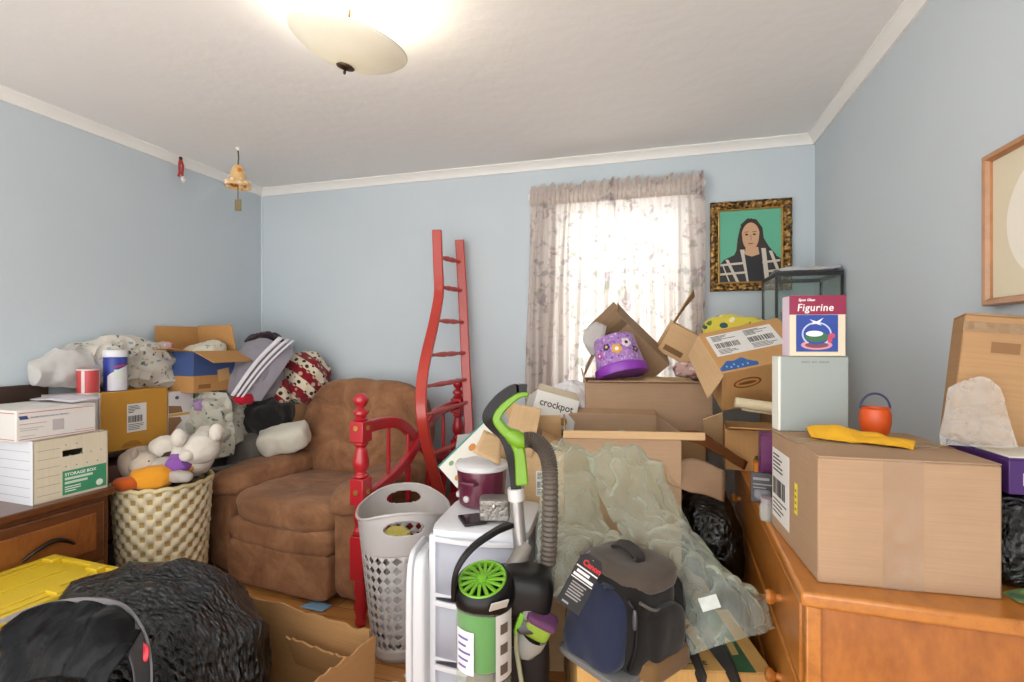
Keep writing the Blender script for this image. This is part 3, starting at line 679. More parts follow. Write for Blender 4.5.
for k in range(3): b.grid(lambda u, v, k=k: TM @ Vector((.0772 * math.cos(R(-52 + 20 * u)), .0772 * math.sin(R(-52 + 20 * u)), .445 + .052 * k + .026 * v)), 6, 1)
b.build('picture_sticker', [mat('#c4c2bd', .5), mat('#5b5048', .5)], tk, world=True)
LM = TM @ TR((0, 0, .64), 20, -6)
ld = MB().lathe([(.079, -.035), (.082, -.02), (.081, .01), (.074, .026), (.062, .034), (.06, .024), (.05, .018), (0, .016)], 32, LM).build('tank_lid', BLK, vac, world=True)
b = MB(); b.lathe([(.054, .022), (.058, .034), (.063, .036), (.066, .03)], 32, LM, cap=False)
for i in range(16):
    a = i * 22.5; b.rectsweep([LM @ TR(rz=a) @ Vector(q) for q in ((.012, 0, .03), (.03, .006, .034), (.058, .016, .032))], .006, .008, (0, 0, 1))
b.lathe([(0, .028), (.014, .028), (.012, .04), (0, .042)], 14, LM)
b.build('fan_grille', LIME, ld, world=True)
ch = dense([TM @ Vector(q) for q in ((-.078, -.02, .62), (-.07, -.035, .70), (-.03, -.02, .755), (.03, .02, .785), (.07, .06, .79))])
MB().rectsweep(ch, .03, .014, (.3, -1, 0)).build('carry_handle', BLK, vac, bevel=.004, world=True)
b = MB(); b.box((0, 0, 0), (.05, .004, .028), TM @ TR((.045, -.078, .635), 30, 0, 30)); b.build('badge', mat('#b9b7b2', .35), ld, world=True, bevel=.001)
# hand tool clipped on the right
nz = thing('vacuum_brush_tool', 'clear and lime hand brush tool clipped on vacuum side', 'vacuum tool', TR(P(535, 640, 1.40)))
NM = TR(P(535, 632, 1.38), 15, 25, 10)
MB().blob((0, 0, .02), (.075, .05, .06), 4, 10, M=NM).build('brush_head', mat('#7f9a35', .45, 0, .25, 20), nz, world=True)
MB().blob((0, 0, .05), (.085, .056, .022), 5, 8, M=NM).build('brush_edge', mat('#5a2f55', .6, 0, .3, 30), nz, world=True)
MB().lathe([(.014, -.09), (.03, -.07), (.041, -.03), (.04, 0)], 20, NM, cap=False).build('suction_cup', clear('#d8d8d0', .3, .1), nz, world=True)
MB().rectsweep(dense([P(x, y, 1.375) for x, y in ((521, 617), (517, 628), (516, 645), (519, 665), (523, 690))]), .012, .02, RT).build('tool_arm', mat('#8e8d72', .5), nz, world=True, bevel=.003)
MB().rectsweep([P(516, 632, 1.368), P(519, 621, 1.368), P(523, 612, 1.368)], .016, .024, RT).build('tool_latch', LIME, nz, world=True, bevel=.003)
# ------------------------------------------------------------------ cartons: shared builders
def frame3(o, xp, yp):
    """matrix at o whose x axis points to xp and whose y axis leans to yp"""
    o, xp, yp = Vector(o), Vector(xp), Vector(yp); X = (xp - o).normalized(); Y = yp - o; Y = (Y - X * Y.dot(X)).normalized(); Z = X.cross(Y)
    m = Matrix([[X[i], Y[i], Z[i]] for i in range(3)]).to_4x4(); m.translation = o; return m
INK, WHT, TAPE = flat('#2c2a2c'), mat('#dedcd8', .6, 0, .03), clear('#d2b48a', .35, .25, .5, 40)
def open_carton(name, label, cat, M, w, d, h, m, flaps=(), group=None, t=.005, fl=None, inner=None):
    """body with its base centred at the root; flaps = (side, angle, length): 90 stands up, 180 lies outward, 250 hangs"""
    r = thing(name, label, cat, M, group); b = MB()
    b.bx(-w / 2, w / 2, -d / 2, -d / 2 + t, 0, h); b.bx(-w / 2, w / 2, d / 2 - t, d / 2, 0, h)
    b.bx(-w / 2, -w / 2 + t, -d / 2 + t, d / 2 - t, 0, h); b.bx(w / 2 - t, w / 2, -d / 2 + t, d / 2 - t, 0, h); b.bx(-w / 2 + t, w / 2 - t, -d / 2 + t, d / 2 - t, 0, t)
    b.build('body', m, r, bevel=.0015, seg=1)
    for (s, ang, ln) in flaps:
        sg = {'front': (0, -1), 'back': (0, 1), 'left': (-1, 0), 'right': (1, 0)}[s]; L = w if sg[1] else d
        hinge = Vector((sg[0] * (w / 2 - t / 2), sg[1] * (d / 2 - t / 2), h)); inn = Vector((-sg[0], -sg[1], 0)); along = Vector((abs(sg[1]), abs(sg[0]), 0))
        dr = inn * math.cos(R(ang)) + UP * math.sin(R(ang)); nn = along.cross(dr)
        fm = Matrix([[along[i], dr[i], nn[i]] for i in range(3)]).to_4x4(); fm.translation = hinge
        q = MB(); k = L / 2 - .004; q.prism([(-k, 0), (k, 0), (k - .006, ln * .6), (k - .008, ln), (-k + .008, ln * .985), (-k + .006, ln * .5)], -t / 2, t / 2, fm)
        q.build('flap', m, r, bevel=.001, seg=1)
    return r
def shut_carton(name, label, cat, M, w, d, h, m, group=None, tape=True, seamx=True, bev=.004):
    r = thing(name, label, cat, M, group)
    MB().bx(-w / 2, w / 2, -d / 2, d / 2, 0, h - .004).build('body', m, r, bevel=bev)
    for s in (-1, 1):
        q = MB()
        if seamx: q.bx(-w / 2, w / 2, min(s * .001, s * d / 2), max(s * .001, s * d / 2), h - .004, h)
        else: q.bx(min(s * .001, s * w / 2), max(s * .001, s * w / 2), -d / 2, d / 2, h - .004, h)
        q.build('flap', m, r, bevel=.0015, seg=1)
    if tape:
        q = MB()
        if seamx: q.bx(-w / 2 - .0012, w / 2 + .0012, -.025, .025, h, h + .0008); q.bx(w / 2 + .0004, w / 2 + .0012, -.025, .025, h - .06, h)
        else: q.bx(-.025, .025, -d / 2 - .0012, d / 2 + .0012, h, h + .0008); q.bx(-.025, .025, -d / 2 - .0012, -d / 2 - .0004, h - .06, h)
        q.build('tape', TAPE, r)
    return r
def ship_label(parent, M, w, h, seed=1, name='shipping_label', cols=1):
    rn = random.Random(seed); b = MB(); b.bx(0, w, 0, h, 0, .0008, M); b.cur = 1; z0, z1 = .0008, .0013
    for c in range(cols):
        x = w * (.06 + c / cols); cw = w / cols * .85
        y = h * .93
        for k in range(5): l = cw * rn.uniform(.3, .9); b.bx(x, x + l, y - .022 * h, y, z0, z1, M); y -= .055 * h
        q = x
        while q < x + cw * .85: wd = w * rn.choice((.008, .014, .022)) / cols * 1.3; b.bx(q, q + wd, h * .34, h * .58, z0, z1, M); q += wd * rn.uniform(1.5, 2.4)
        y = h * .28
        for k in range(4): l = cw * rn.uniform(.4, .95); b.bx(x, x + l, y - .02 * h, y, z0, z1, M); y -= .06 * h
    return b.build(name, [WHT, INK], parent, smooth=0)
def bars(parent, name, m, M, rows):
    """printed rules and blocks: rows of (x0, x1, y0, y1)"""
    b = MB()
    for (x0, x1, y0, y1) in rows: b.bx(x0, x1, y0, y1, 0, .0006, M)
    return b.build(name, m, parent, smooth=0)
KR, KR2, KRO, KRB, KRL = board('#a88a6e', axis=1), board('#ab865f', axis=1), board('#c0935f'), board('#8c6a48', axis=1), board('#c9a67c', axis=1)

# ------------------------------------------------------------------ pine dresser on the right
PINE = wood('#b5722f', '#8f5220', .3, (2, .6, 2), 6); PINEE = wood('#a9662c', '#7f461b', .3, (1.2, 2, .5), 6)
DT = .78
dm = TR((.303, 1.191, 0), rz=-2.1)
ds = thing('dresser', 'honey pine dresser with round knobs under the big cartons', 'dresser', dm)
DL, DD = 1.36, .468
MB().bx(.012, DD, .012, DL, .07, DT - .032).build('carcass', PINEE, ds, bevel=.003)
MB().bx(-.012, DD + .003, -.012, DL + .01, DT - .032, DT).build('top', PINE, ds, bevel=.008, seg=3)
b = MB(); b.bx(.02, DD, .02, DL - .01, 0, .07); b.build('plinth', PINEE, ds)
for y in (.0, DL - .03): MB().bx(.0, .03, y + .002, y + .03, .07, DT - .034).build('corner_stile', PINE, ds, bevel=.004)
for c in range(1):
    for z0, z1 in ((.555, .735), (.345, .54), (.095, .33)):
        y0 = .045; y1 = DL - .045
        dr = MB().bx(-.004, .014, y0, y1, z0, z1).build('drawer', PINE, ds, bevel=.005, seg=3)
        for ky in (.20, 1.06): MB().lathe([(.009, 0), (.009, .012), (.017, .02), (.019, .028), (.014, .036), (0, .038)], 18, TR((-.004, y0 + ky, (z0 + z1) / 2), ry=-90)).build('knob', PINE, dr)

bgm = TR((.504, 1.243, DT), rz=3.0)
bw, bd_, bh = .335, .36, .274
bgm = bgm @ TR((0, bd_ / 2, 0))
bg = shut_carton('cardboard_box', 'big taped brown carton on the near end of the pine dresser', 'cardboard box', bgm, bw, bd_, bh, KR, tape=False)
ft = FM('front', (0, -bd_ / 2 - .0005, 0))
b = MB(); b.grid(lambda u, v: ft @ Vector((-.045 + .075 * u, .001 + (bh - .002) * v, .0012 + .0009 * noise.noise(Vector((u * 9, v * 14, 3))))), 10, 22); b.build('tape', clear('#f1e7d8', .05, .15, .7, 40, .14), bg)
b = MB(); b.bx(-bw / 2, bw / 2, -.03, .03, bh, bh + .0008); b.build('tape', TAPE, bg)
lf = FM('left', (-bw / 2 - .0004, bd_ / 2, 0))
ship_label(bg, lf @ TR((.012, .035, 0)), .15, .19, 3, cols=1)
b = MB(); b.bx(.205, .225, .1, .175, 0, .0008, lf); b.cur = 1
for k in range(4): b.bx(.209, .221, .11 + k * .015, .115 + k * .015, .0008, .0012, lf)
b.build('yellow_sticker', [flat('#e4cf3a'), flat('#8a7a20')], bg, smooth=0)

# grey photo album and figurine box on it, yellow cloth, orange bucket
al = thing('photo_album', 'grey green album standing upright on the big taped carton', 'album', TR((.329, 1.545, DT + bh), rz=8))
ALB = mat('#98a09d', .55, 0, .05, 5, .08, 120)
MB().bx(0, .176, 0, .052, 0, .207).build('cover', ALB, al, bevel=.004)
MB().bx(-.004, .004, .001, .051, .001, .206).build('spine', mat('#dcdcd2', .55, 0, .04), al, bevel=.003)
b = MB(); rn = random.Random(4); x = .055
while x < .125:
    q = rn.uniform(.003, .007); b.bx(x, x + q, -.0006, 0, .189, .1935); x += q + rn.choice((.0015, .0015, .006))
b.build('faded_lettering', flat('#7d8884'), al, smooth=0)
fb = thing('figurine_box', 'maroon and cream boxed glass figurine standing on the grey album', 'gift box', TR((.353, 1.545, DT + bh + .2078), rz=8))
MB().bx(0, .142, 0, .05, 0, .165).build('carton', mat('#d9cdb4', .5, 0, .04), fb, bevel=.0015)
b = MB(); b.bx(-.0006, .1426, -.0006, .0506, .113, .1652); b.build('maroon_band', flat('#8c2748', .45), fb)
b = MB(); b.bx(-.0008, -.0002, .002, .05, 0, .164); b.build('side_panel', mat('#d7c5d4', .5), fb)
ffm = FM('front', (0, -.0008, 0))
text('Spun Glass', .0095, ffm @ TR((.022, .150, 0)), flat('#e9dfe0'), fb, shear=.2, bold=.0003)
text('Figurine', .028, ffm @ TR((.018, .123, 0)), flat('#efe6e4'), fb, sx=.95, shear=.12, bold=.0003, space=1.08)
b = MB(); b.bx(.016, .122, .012, .112, 0, .0006, ffm)
def disc(cx, cy, rx, ry, z, i): b.cur = i; b.prism(ell(cx, cy, rx, ry, 24), .0006, .0006 + z, ffm)
disc(.068, .03, .04, .013, .0003, 1); disc(.068, .06, .038, .033, .0005, 2); disc(.068, .06, .034, .029, .0007, 0); disc(.068, .052, .030, .014, .0009, 3); disc(.062, .061, .022, .008, .0011, 4); disc(.068, .03, .03, .008, .0006, 5)
b.cur = 4; b.prism([(.05, .1), (.068, .094), (.085, .104), (.074, .09), (.08, .083), (.066, .088), (.054, .086), (.06, .092)], .0006, .0014, ffm)
disc(.106, .055, .009, .007, .0012, 6); disc(.101, .045, .006, .009, .0012, 6)
b.build('printed_picture', [flat('#2c4796'), flat('#c9909c'), flat('#b9c4e0'), flat('#3c6b4c'), flat('#e4e4e8'), flat('#7d4450'), flat('#c24a68')], fb, smooth=0)

tz = DT + bh
cl = MB().patch([[(.385, 1.52, tz + .012), (.43, 1.50, tz + .018), (.48, 1.475, tz + .013), (.54, 1.44, tz + .012), (.585, 1.415, tz + .006)],
                 [(.38, 1.49, tz + .02), (.43, 1.46, tz + .03), (.48, 1.44, tz + .024), (.53, 1.41, tz + .022), (.58, 1.39, tz + .013)],
                 [(.378, 1.465, tz + .014), (.425, 1.43, tz + .024), (.48, 1.41, tz + .016), (.53, 1.385, tz + .018), (.57, 1.37, tz + .008)],
                 [(.38, 1.45, tz + .003), (.42, 1.41, tz + .004), (.475, 1.395, tz + .003), (.525, 1.37, tz + .004), (.565, 1.36, tz + .003)]], 40, 20, .006, 14, 3, .004, 24).build('yellow_cloth', mat('#d9a21c', .8, 0, .1, 10, .3, 200), None, solid=.004, off=1)
tag(cl, 'yellow cleaning cloth crumpled on top of the big taped carton', 'cloth')
pb = thing('pail', 'small orange plastic pail standing on the big taped carton', 'pail', TR((.555, 1.545, tz + .0005)))
ORG = mat('#d0521c', .4, 0, .06)
MB().lathe([(0, 0), (.026, 0), (.032, .012), (.036, .035), (.036, .055), (.032, .07), (.034, .074), (.031, .074), (.029, .068), (.03, .05), (.026, .01), (0, .006)], 26).build('body', ORG, pb)
MB().tube([(.034 * math.cos(t), 0, .07 + .04 * math.sin(t)) for t in [math.pi * i / 14 for i in range(15)]], .0028, 8).build('handle', mat('#2a2f55', .5), pb)

# things in the gap by the right wall
blk = MB().blob((.757, 1.41, DT + .103), (.135, .24, .205), 6, 12, .01, 10, 4).build('black_bag', blackbag('black_plastic_small', 22, .6)); tag(blk, 'black bag wedged between the big taped carton and right wall', 'bag')
ppb = shut_carton('game_box', 'flat purple box with white letters by the right wall', 'box', TR((.763, 1.39, .988), rz=2), .142, .22, .074, mat('#41205e', .45, 0, .06), tape=False, bev=.002)
MB().bx(-.068, .068, -.105, .02, .0742, .0765).build('paper', mat('#d8d3c4', .7), ppb)
pfm = FM('front', (0, -.1106, 0))
text('BR', .034, pfm @ TR((-.048, .02, 0)), flat('#e3dfe6'), ppb, bold=.0012)
rcm = frame3((.676, 1.452, 1.068), (.826, 1.412, 1.062), (.70, 1.572, 1.068)) @ TR(rx=-4, ry=4)
rc = shut_carton('cardboard_box', 'small taped carton leaning on the right wall below the oval picture', 'cardboard box', rcm @ TR((.068, .06, 0)), .136, .12, .305, KR2, tape=False)
q = FM('front', (0, -.0608, 0)); MB().bx(-.069, .069, .262, .285, 0, .0008, q).build('tape', TAPE, rc); bars(rc, 'stamp', mat('#8a6440', .8), q, [(-.015, .035, .215, .24)])
b = MB()
for o_ in (0, .02):
    b.patch([[P(948, 388, 1.18 + o_), P(965, 380, 1.17 + o_), P(985, 377, 1.15 + o_), P(1001, 388, 1.12 + o_)], [P(944, 412, 1.17 + o_), P(968, 406, 1.145 + o_), P(992, 405, 1.125 + o_), P(1008, 415, 1.095 + o_)], [P(940, 434, 1.16 + o_), P(968, 430, 1.125 + o_), P(995, 430, 1.10 + o_), P(1014, 434, 1.07 + o_)], [P(940, 445, 1.15 + o_), P(968, 446, 1.115 + o_), P(995, 447, 1.085 + o_), P(1018, 447, 1.055 + o_)]], 60, 50, .004, 12, 4, .006, 30)
pk = b.build('packing_wrap', clear('#f4f2ee', .06, .08, 1.2, 34, .22, edge=.4)); tag(pk, 'clear crumpled plastic wrap behind the yellow cloth near right wall', 'plastic wrap')
lf_ = MB().patch([[(.69, 1.24, DT + .003), (.75, 1.235, DT + .006), (.82, 1.245, DT + .004)], [(.69, 1.29, DT + .004), (.75, 1.30, DT + .012), (.82, 1.30, DT + .006)]], 10, 6, .004, 14).build('leaflet', patterned('#5d7a3a', ['#2f5a2c', '#b49a3c', '#7f9a4c'], 30, .4, .5)); tag(lf_, 'green printed leaflet on the dresser beside the big taped carton', 'leaflet')

# small things on the dresser behind the big carton
pbx = shut_carton('purple_box', 'narrow purple pink box standing on the pine dresser', 'box', TR((.372, 1.93, DT), rz=-5), .05, .10, .205, mat('#6e2f63', .4, 0, .35, 18), tape=False, bev=.002)
bars(pbx, 'pink_streaks', flat('#c97fb4'), FM('front', (0, -.0506, 0)) @ TR(rz=60), [(.06, .14, .0, .006), (.07, .15, -.016, -.011), (.08, .13, .012, .015)])
ob = shut_carton('orange_box', 'small orange box lying on the pine dresser', 'box', TR((.40, 2.18, DT), rz=-8), .06, .09, .055, mat('#d98420', .5, 0, .08), tape=False, bev=.002)
gl = MB().blob((.40, 2.18, DT + .063), (.05, .06, .014), 3, 6).build('green_pad', flat('#2f5a38')); tag(gl, 'small dark green pad on top of the orange box', 'pad')
bp = thing('blister_pack', 'black blister pack standing on the dresser edge', 'package', TR((.332, 1.80, DT), -12, 0, -10))
MB().bx(-.035, .035, -.01, .01, 0, .095).build('card', mat('#211f21', .4), bp, bevel=.002); bars(bp, 'print', flat('#8f8c90'), FM('front', (0, -.0104, 0)), [(-.028, .02, .07, .078), (-.028, .028, .055, .059), (-.028, .01, .045, .048)]); MB().blob((.0, -.012, .025), (.05, .02, .035), 4, 6).build('blister', clear('#b8b8c0', .35, .08), bp)
jr = thing('glass_jar', 'small clear jar at the dresser edge beside the labelled carton', 'jar', TR((.312, 1.63, DT)))
MB().lathe([(0, 0), (.017, 0), (.019, .006), (.019, .042), (.015, .05), (.015, .054)], 20).build('glass', clear('#dfe3e0', .3, .06), jr); MB().lathe([(.0165, .052), (.0165, .064), (0, .065)], 20).build('lid', mat('#9b8f96', .4), jr)

# small carton under the tilted one, papers
sc = open_carton('cardboard_box', 'small open carton on the far end of the pine dresser', 'cardboard box', TR((.41, 2.34, DT), rz=-4), .26, .24, .165, KRO, [('front', 168, .12), ('right', 150, .10)])
rp = thing('paper_roll', 'rolled bundle of cream papers beneath the tilted labelled carton', 'paper', frame3(P(735, 402, 1.98), P(790, 410, 1.92), P(735, 392, 1.98)))
b = MB(); b.lathe([(.002, 0), (.006, 0), (.009, .0), (.013, .0), (.0155, .0), (.0155, .26), (.002, .26)], 20, TR(ry=90) @ Matrix.Diagonal((1.3, 1.3, 1, 1))); b.build('outer_sheet', mat('#d8c9a6', .7, 0, .1, 40), rp)
MB().bx(.03, .27, -.03, .012, -.024, -.018).build('flat_sheet', mat('#cdbb98', .7), rp)
# tilted labelled carton
tm = frame3(P(722, 373, 2.0), P(797, 358, 1.97), P(705, 334, 2.22))
TW, TD, TH = .34, .28, .21
tb = thing('cardboard_box', 'tilted carton with large shipping label and blue blot on top', 'cardboard box', tm)
b = MB(); b.bx(0, TW, 0, TD, -TH, 0); b.build('body', KRO, tb, bevel=.004)
ship_label(tb, TR((.02, .10, .0006)), .27, .145, 9, cols=2)
b = MB(); rn = random.Random(3); b.prism([(.075 + .07 * math.cos(t) * (1 + .10 * math.sin(5 * t)), .008 + max(0, .058 * math.sin(t) * (1 + .13 * math.sin(6 * t + 1)))) for t in [math.pi * i / 24 for i in range(25)]], 0, .0012)
b.cur = 1
for (x, y) in ((.03, .03), (.045, .022), (.07, .018), (.09, .024), (.11, .026), (.06, .035)): b.prism(ell(x, y, .0035, .006, 8), .0012, .0018)
b.build('blue_blot', [flat('#2f5e9e'), flat('#8fb0d6')], tb, smooth=0)
fm = FM('front', (0, -.0005, -TH)); b = MB(); b.prism(ell(.10, .135, .055, .026, 28), 0, .0006, fm); b.cur = 1; b.prism(ell(.10, .135, .047, .019, 28), .0006, .001, fm); b.cur = 0; b.prism(ell(.10, .135, .036, .008, 20), .001, .0014, fm); b.build('oval_stamp', [flat('#7c4c22'), board('#c08e55')], tb, smooth=0)
lfm = Matrix.Translation((0, 0, 0))
b = MB(); b.prism([(0, -.02), (0, .27), (-.105, .255), (-.12, -.02)], -.005, 0, TR((0, .005, -.003), ry=-58)); b.build('flap', KRL, tb, bevel=.001)
b = MB(); b.prism([(0, 0), (0, .2), (-.08, .18), (-.08, .02)], -.005, 0, TR((0, -.002, -TH), rx=-90) @ TR(ry=0)); b.build('flap', KRL, tb)
gapb = MB().blob((.20, 2.22, .36), (.20, .50, .70), 4, 20, .03, 5, 7, ridge=.015, rfreq=9).build('gap_shade_mass', blackbag('gap_shade_film', 14, .6)); tag(gapb, 'black mass added as shade in the gap between draped carton and pine dresser', 'sack')  # added black body standing in for the shade of the unlit gap
yp = thing('yellow_cushion', 'yellow printed cushion behind the tilted labelled carton', 'cushion', TR(P(734, 333, 2.48), 10, 0, -12))
MB().blob((0, 0, 0), (.30, .12, .17), 3, 14, .012, 10, 2).build('cover', patterned('#d8c94e', ['#5b7a3a', '#e9e3c0', '#3d5a62', '#c9a23a'], 22, .33), yp)

# glass tank with papers on it, standing on a tall carton in the corner
tk_x, tk_y, tkz0, tkz1 = .545, 2.655, 1.20, 1.63
stc = shut_carton('cardboard_box', 'tall carton in the back right corner carrying the glass tank', 'cardboard box', TR((.69, 2.85, 0)), .29, .38, 1.199, KR2, tape=False)
ta = thing('glass_tank', 'black framed glass tank in back right corner below the portrait', 'glass tank', TR((tk_x, tk_y, tkz0)))
TWd, TDp, THt = .285, .32, tkz1 - tkz0; BK = mat('#17171a', .35)
b = MB(); e = .012
for z in (0, THt - .02):
    for (x0, x1, y0, y1) in ((0, TWd, 0, e), (0, TWd, TDp - e, TDp), (0, e, e, TDp - e), (TWd - e, TWd, e, TDp - e)): b.bx(x0, x1, y0, y1, z, z + .02)
for x in (0, TWd - e):
    for y in (0, TDp - e): b.bx(x, x + e, y, y + e, .02, THt - .02)
b.build('frame', BK, ta, bevel=.001, seg=1)
GLS = clear('#f3f8f6', .03, .03, edge=.25)
for (x0, x1, y0, y1) in ((e, TWd - e, .004, .007), (e, TWd - e, TDp - .007, TDp - .004), (.004, .007, e, TDp - e), (TWd - .007, TWd - .004, e, TDp - e)): MB().bx(x0, x1, y0, y1, .02, THt - .02).build('pane', GLS, ta)
MB().bx(e, TWd - e, e, TDp - e, THt - .008, THt - .004).build('lid', clear('#f3f8f6', .05, .05, edge=.25), ta); MB().bx(e, TWd - e, e, TDp - e, .004, .012).build('tank_floor', mat('#b8a98c', .8), ta)
fg = thing('crystal_ornament', 'small clear crystal ornament inside the glass tank', 'ornament', TR((tk_x + .11, tk_y + .1, tkz0 + .0125)))
MB().lathe([(0, 0), (.05, 0), (.05, .15), (.045, .155), (0, .16)], 20).build('pedestal', mat('#c9b48c', .6), fg); CR = clear('#c9bcc0', .45, .05)
for i in range(7): MB().blob((.02 * math.cos(i), .02 * math.sin(i * 1.7), .19 + .012 * i), (.02, .012, .06), 2, 5, M=TR(ry=18 * math.sin(i * 2))).build('crystal', CR, fg)
for i, (c, lb_, rz, ex) in enumerate((('#d7d6da', 'white sheet of paper on the glass tank, lowest of the papers', 4, 0), ('#c3bcd2', 'lilac grey sheet of paper on the glass tank', -9, .03), ('#dcd8d0', 'curled cream sheet of paper topmost on the glass tank', 12, .05))):
    z = tkz1 + .001 + i * .004
    q = MB().patch([[(x, y, .042 * math.sin(math.pi * (y + .02) / .24) * (.65 + .35 * math.sin(x * 22 + i * 2))) for x in (.0, .08, .15, .22)] for y in (0, .05, .1, .15, .2)], 16, 10).build('paper_sheet', mat(c, .7, 0, .05)); q.matrix_world = TR((tk_x + .03 + ex, tk_y + .02 + .02 * i, z), rz=rz); tag(q, lb_, 'paper')
# ------------------------------------------------------------------ stack of cartons before the window
ctA = TR((-.155, 2.06, .43), rz=10.5)
lowA = shut_carton('cardboard_box', 'plain carton on the floor beneath the plastic draped carton', 'cardboard box', TR((-.10, 2.06, 0), rz=10), .50, .44, .43, KRB, tape=False)
bA = open_carton('cardboard_box', 'open carton draped with clear plastic in front of the window', 'cardboard box', ctA, .41, .44, .55, KR, [('back', 165, .18)])
q = FM('front', (0, -.222, 0)); MB().bx(-.21, .285, .525, .553, -.004, .006, q).build('folded_rim', KRL, bA, bevel=.003)
# its right flap bent down, and the torn dark strip
b = MB(); b.patch([[P(668, 468, 1.80), P(692, 458, 1.85), P(725, 471, 1.88)], [P(668, 482, 1.78), P(695, 476, 1.83), P(725, 485, 1.87)], [P(690, 492, 1.79), P(706, 495, 1.82), P(724, 502, 1.86)]], 12, 10); b.build('flap', KR, bA, solid=.005, world=True)
b = MB(); b.patch([[P(682, 431, 1.80), P(700, 432, 1.85), P(722, 446, 1.95), P(748, 462, 2.02)], [P(686, 440, 1.79), P(706, 447, 1.84), P(726, 459, 1.94), P(745, 470, 2.0)]], 16, 5, .006, 12); b.build('torn_flap', board('#7a4a26', axis=1), bA, solid=.005, world=True)
bw_ = MB().blob(P(655, 441, 1.93), (.09, .08, .06), 2.4, 12, .008, 20, 5, ridge=.006, rfreq=40).build('grey_pouch', fabric('#8e8680')); tag(bw_, 'crumpled grey pouch in the top of the plastic draped carton', 'pouch')

lowB = shut_carton('cardboard_box', 'tall plain carton under the window behind the plastic draped carton', 'cardboard box', TR((-.07, 2.55, 0), rz=9), .52, .36, .90, KR2, tape=False)
bB = open_carton('cardboard_box', 'wide open carton under the window holding a purple bucket', 'cardboard box', TR((-.062, 2.53, .901), rz=9.5), .56, .34, .215, KR, [('front', 165, .035), ('left', 105, .05), ('right', 100, .06)])
ins = MB().blob((-.06, 2.55, 1.03), (.50, .26, .19), 5, 12, .015, 8, 3, ridge=.012, rfreq=14).build('packing_paper', mat('#b59a72', .85, 0, .15, 10, .3, 60)); tag(ins, 'crumpled brown packing paper filling the wide carton under the window', 'packing paper')

bkm = frame3(P(622, 374, 2.42), P(650, 368, 2.40), P(617, 340, 2.47))
bu = thing('bucket', 'purple patterned bucket turned upside down on the open cartons', 'bucket', bkm @ Matrix.Rotation(R(-90), 4, 'X'))
PUR = mat('#8a38ae', .35, 0, .1)
MB().lathe([(.122, -.01), (.126, .0), (.124, .03), (.118, .036), (.117, .03), (.119, 0), (.117, -.008)], 36).build('rim', PUR, bu)
MB().lathe([(.117, .03), (.112, .06), (.098, .175), (.094, .18), (0, .18)], 40).build('side_wall', patterned('#a37cba', ['#6d3f8c', '#cfb2da', '#c08fcc', '#7a4d9c'], 60, .36, .4, .2, .05), bu)
for i, (a, z, s) in enumerate(((-115, .12, .8), (-90, .10, 1.2), (-62, .125, 1.1), (-40, .09, .8), (-140, .09, .8))):
    m_ = TR(rz=a) @ TR((.1165 - (z - .03) * .13, 0, z)) @ TR(ry=90 - 7)
    b = MB()
    for k in range(5): b.prism([(x + .013 * s * math.cos(k * 1.257), y + .013 * s * math.sin(k * 1.257)) for x, y in ell(0, 0, .009 * s, .009 * s, 10)], -.004, .0012, m_)
    b.cur = 1; b.prism(ell(0, 0, .008 * s, .008 * s, 12), .0012, .002, m_); b.build('printed_flower', [flat(('#3a2450', '#d9a24c', '#e5d8dc', '#3a2450', '#c24a9a')[i]), flat(('#d9c64c', '#efe8da', '#5d2448', '#d9a24c', '#efe8da')[i])], bu, smooth=0)

go_ = P(652, 372, 2.62); gz = (P(598, 320, 2.60) - go_).normalized(); gy = Vector((.15, 1, .1)); gy = (gy - gz * gy.dot(gz)).normalized(); gxx = gy.cross(gz)
gm = Matrix([[gxx[i], gy[i], gz[i]] for i in range(3)]).to_4x4(); gm.translation = go_
gr1 = open_carton('cardboard_box', 'tipped grey brown open carton leaning before the curtains behind purple bucket', 'cardboard box', gm, .22, .2, .29, board('#93775c', axis=1), [('left', 200, .15), ('back', 110, .10), ('right', 95, .08)])
gs = MB().patch([[P(584, 330, 2.62), P(596, 322, 2.62), P(607, 326, 2.6)], [P(583, 342, 2.6), P(594, 344, 2.57), P(604, 340, 2.57)], [P(590, 354, 2.6), P(597, 356, 2.58), P(603, 352, 2.58)]], 14, 14, .006, 20, 2, .004, 40).build('packing_sheet', mat('#b9b4b2', .6, 0, .1, 12, .4, 60), solid=.002); tag(gs, 'grey foam packing sheet sticking out of the tipped carton', 'packing sheet')
g2m = frame3(P(657, 350, 2.58), P(699, 373, 2.55), P(655, 345, 2.75)) @ TR((.10, .08, 0))
gr2 = open_carton('cardboard_box', 'carton with upright torn flap in the right half of the window', 'cardboard box', g2m, .20, .16, .16, KRL, [('right', 110, .05)])
MB().patch([[P(657, 348, 2.575), P(668, 334, 2.60), P(677, 317, 2.62)], [P(672, 324, 2.58), P(680, 314, 2.61), P(687, 305, 2.63)], [P(693, 290, 2.60), P(694, 293, 2.62), P(694.5, 297, 2.64)]], 10, 10).build('torn_flap', KR2, gr2, world=True, solid=.005)
bars(gr2, 'stamp', mat('#7a5a34', .8), FM('front', (-.08, -.0806, .02)), [(0, .10, 0, .028)])
pk2 = MB().blob(P(690, 371, 2.5) , (.14, .1, .07), 2.6, 10, .015, 14, 3, ridge=.01, rfreq=22).build('pink_cloth', patterned('#c9a9a4', ['#b06a70', '#e0cfc6'], 30, .35)); tag(pk2, 'pink printed cloth at the right end of the wide carton', 'cloth')

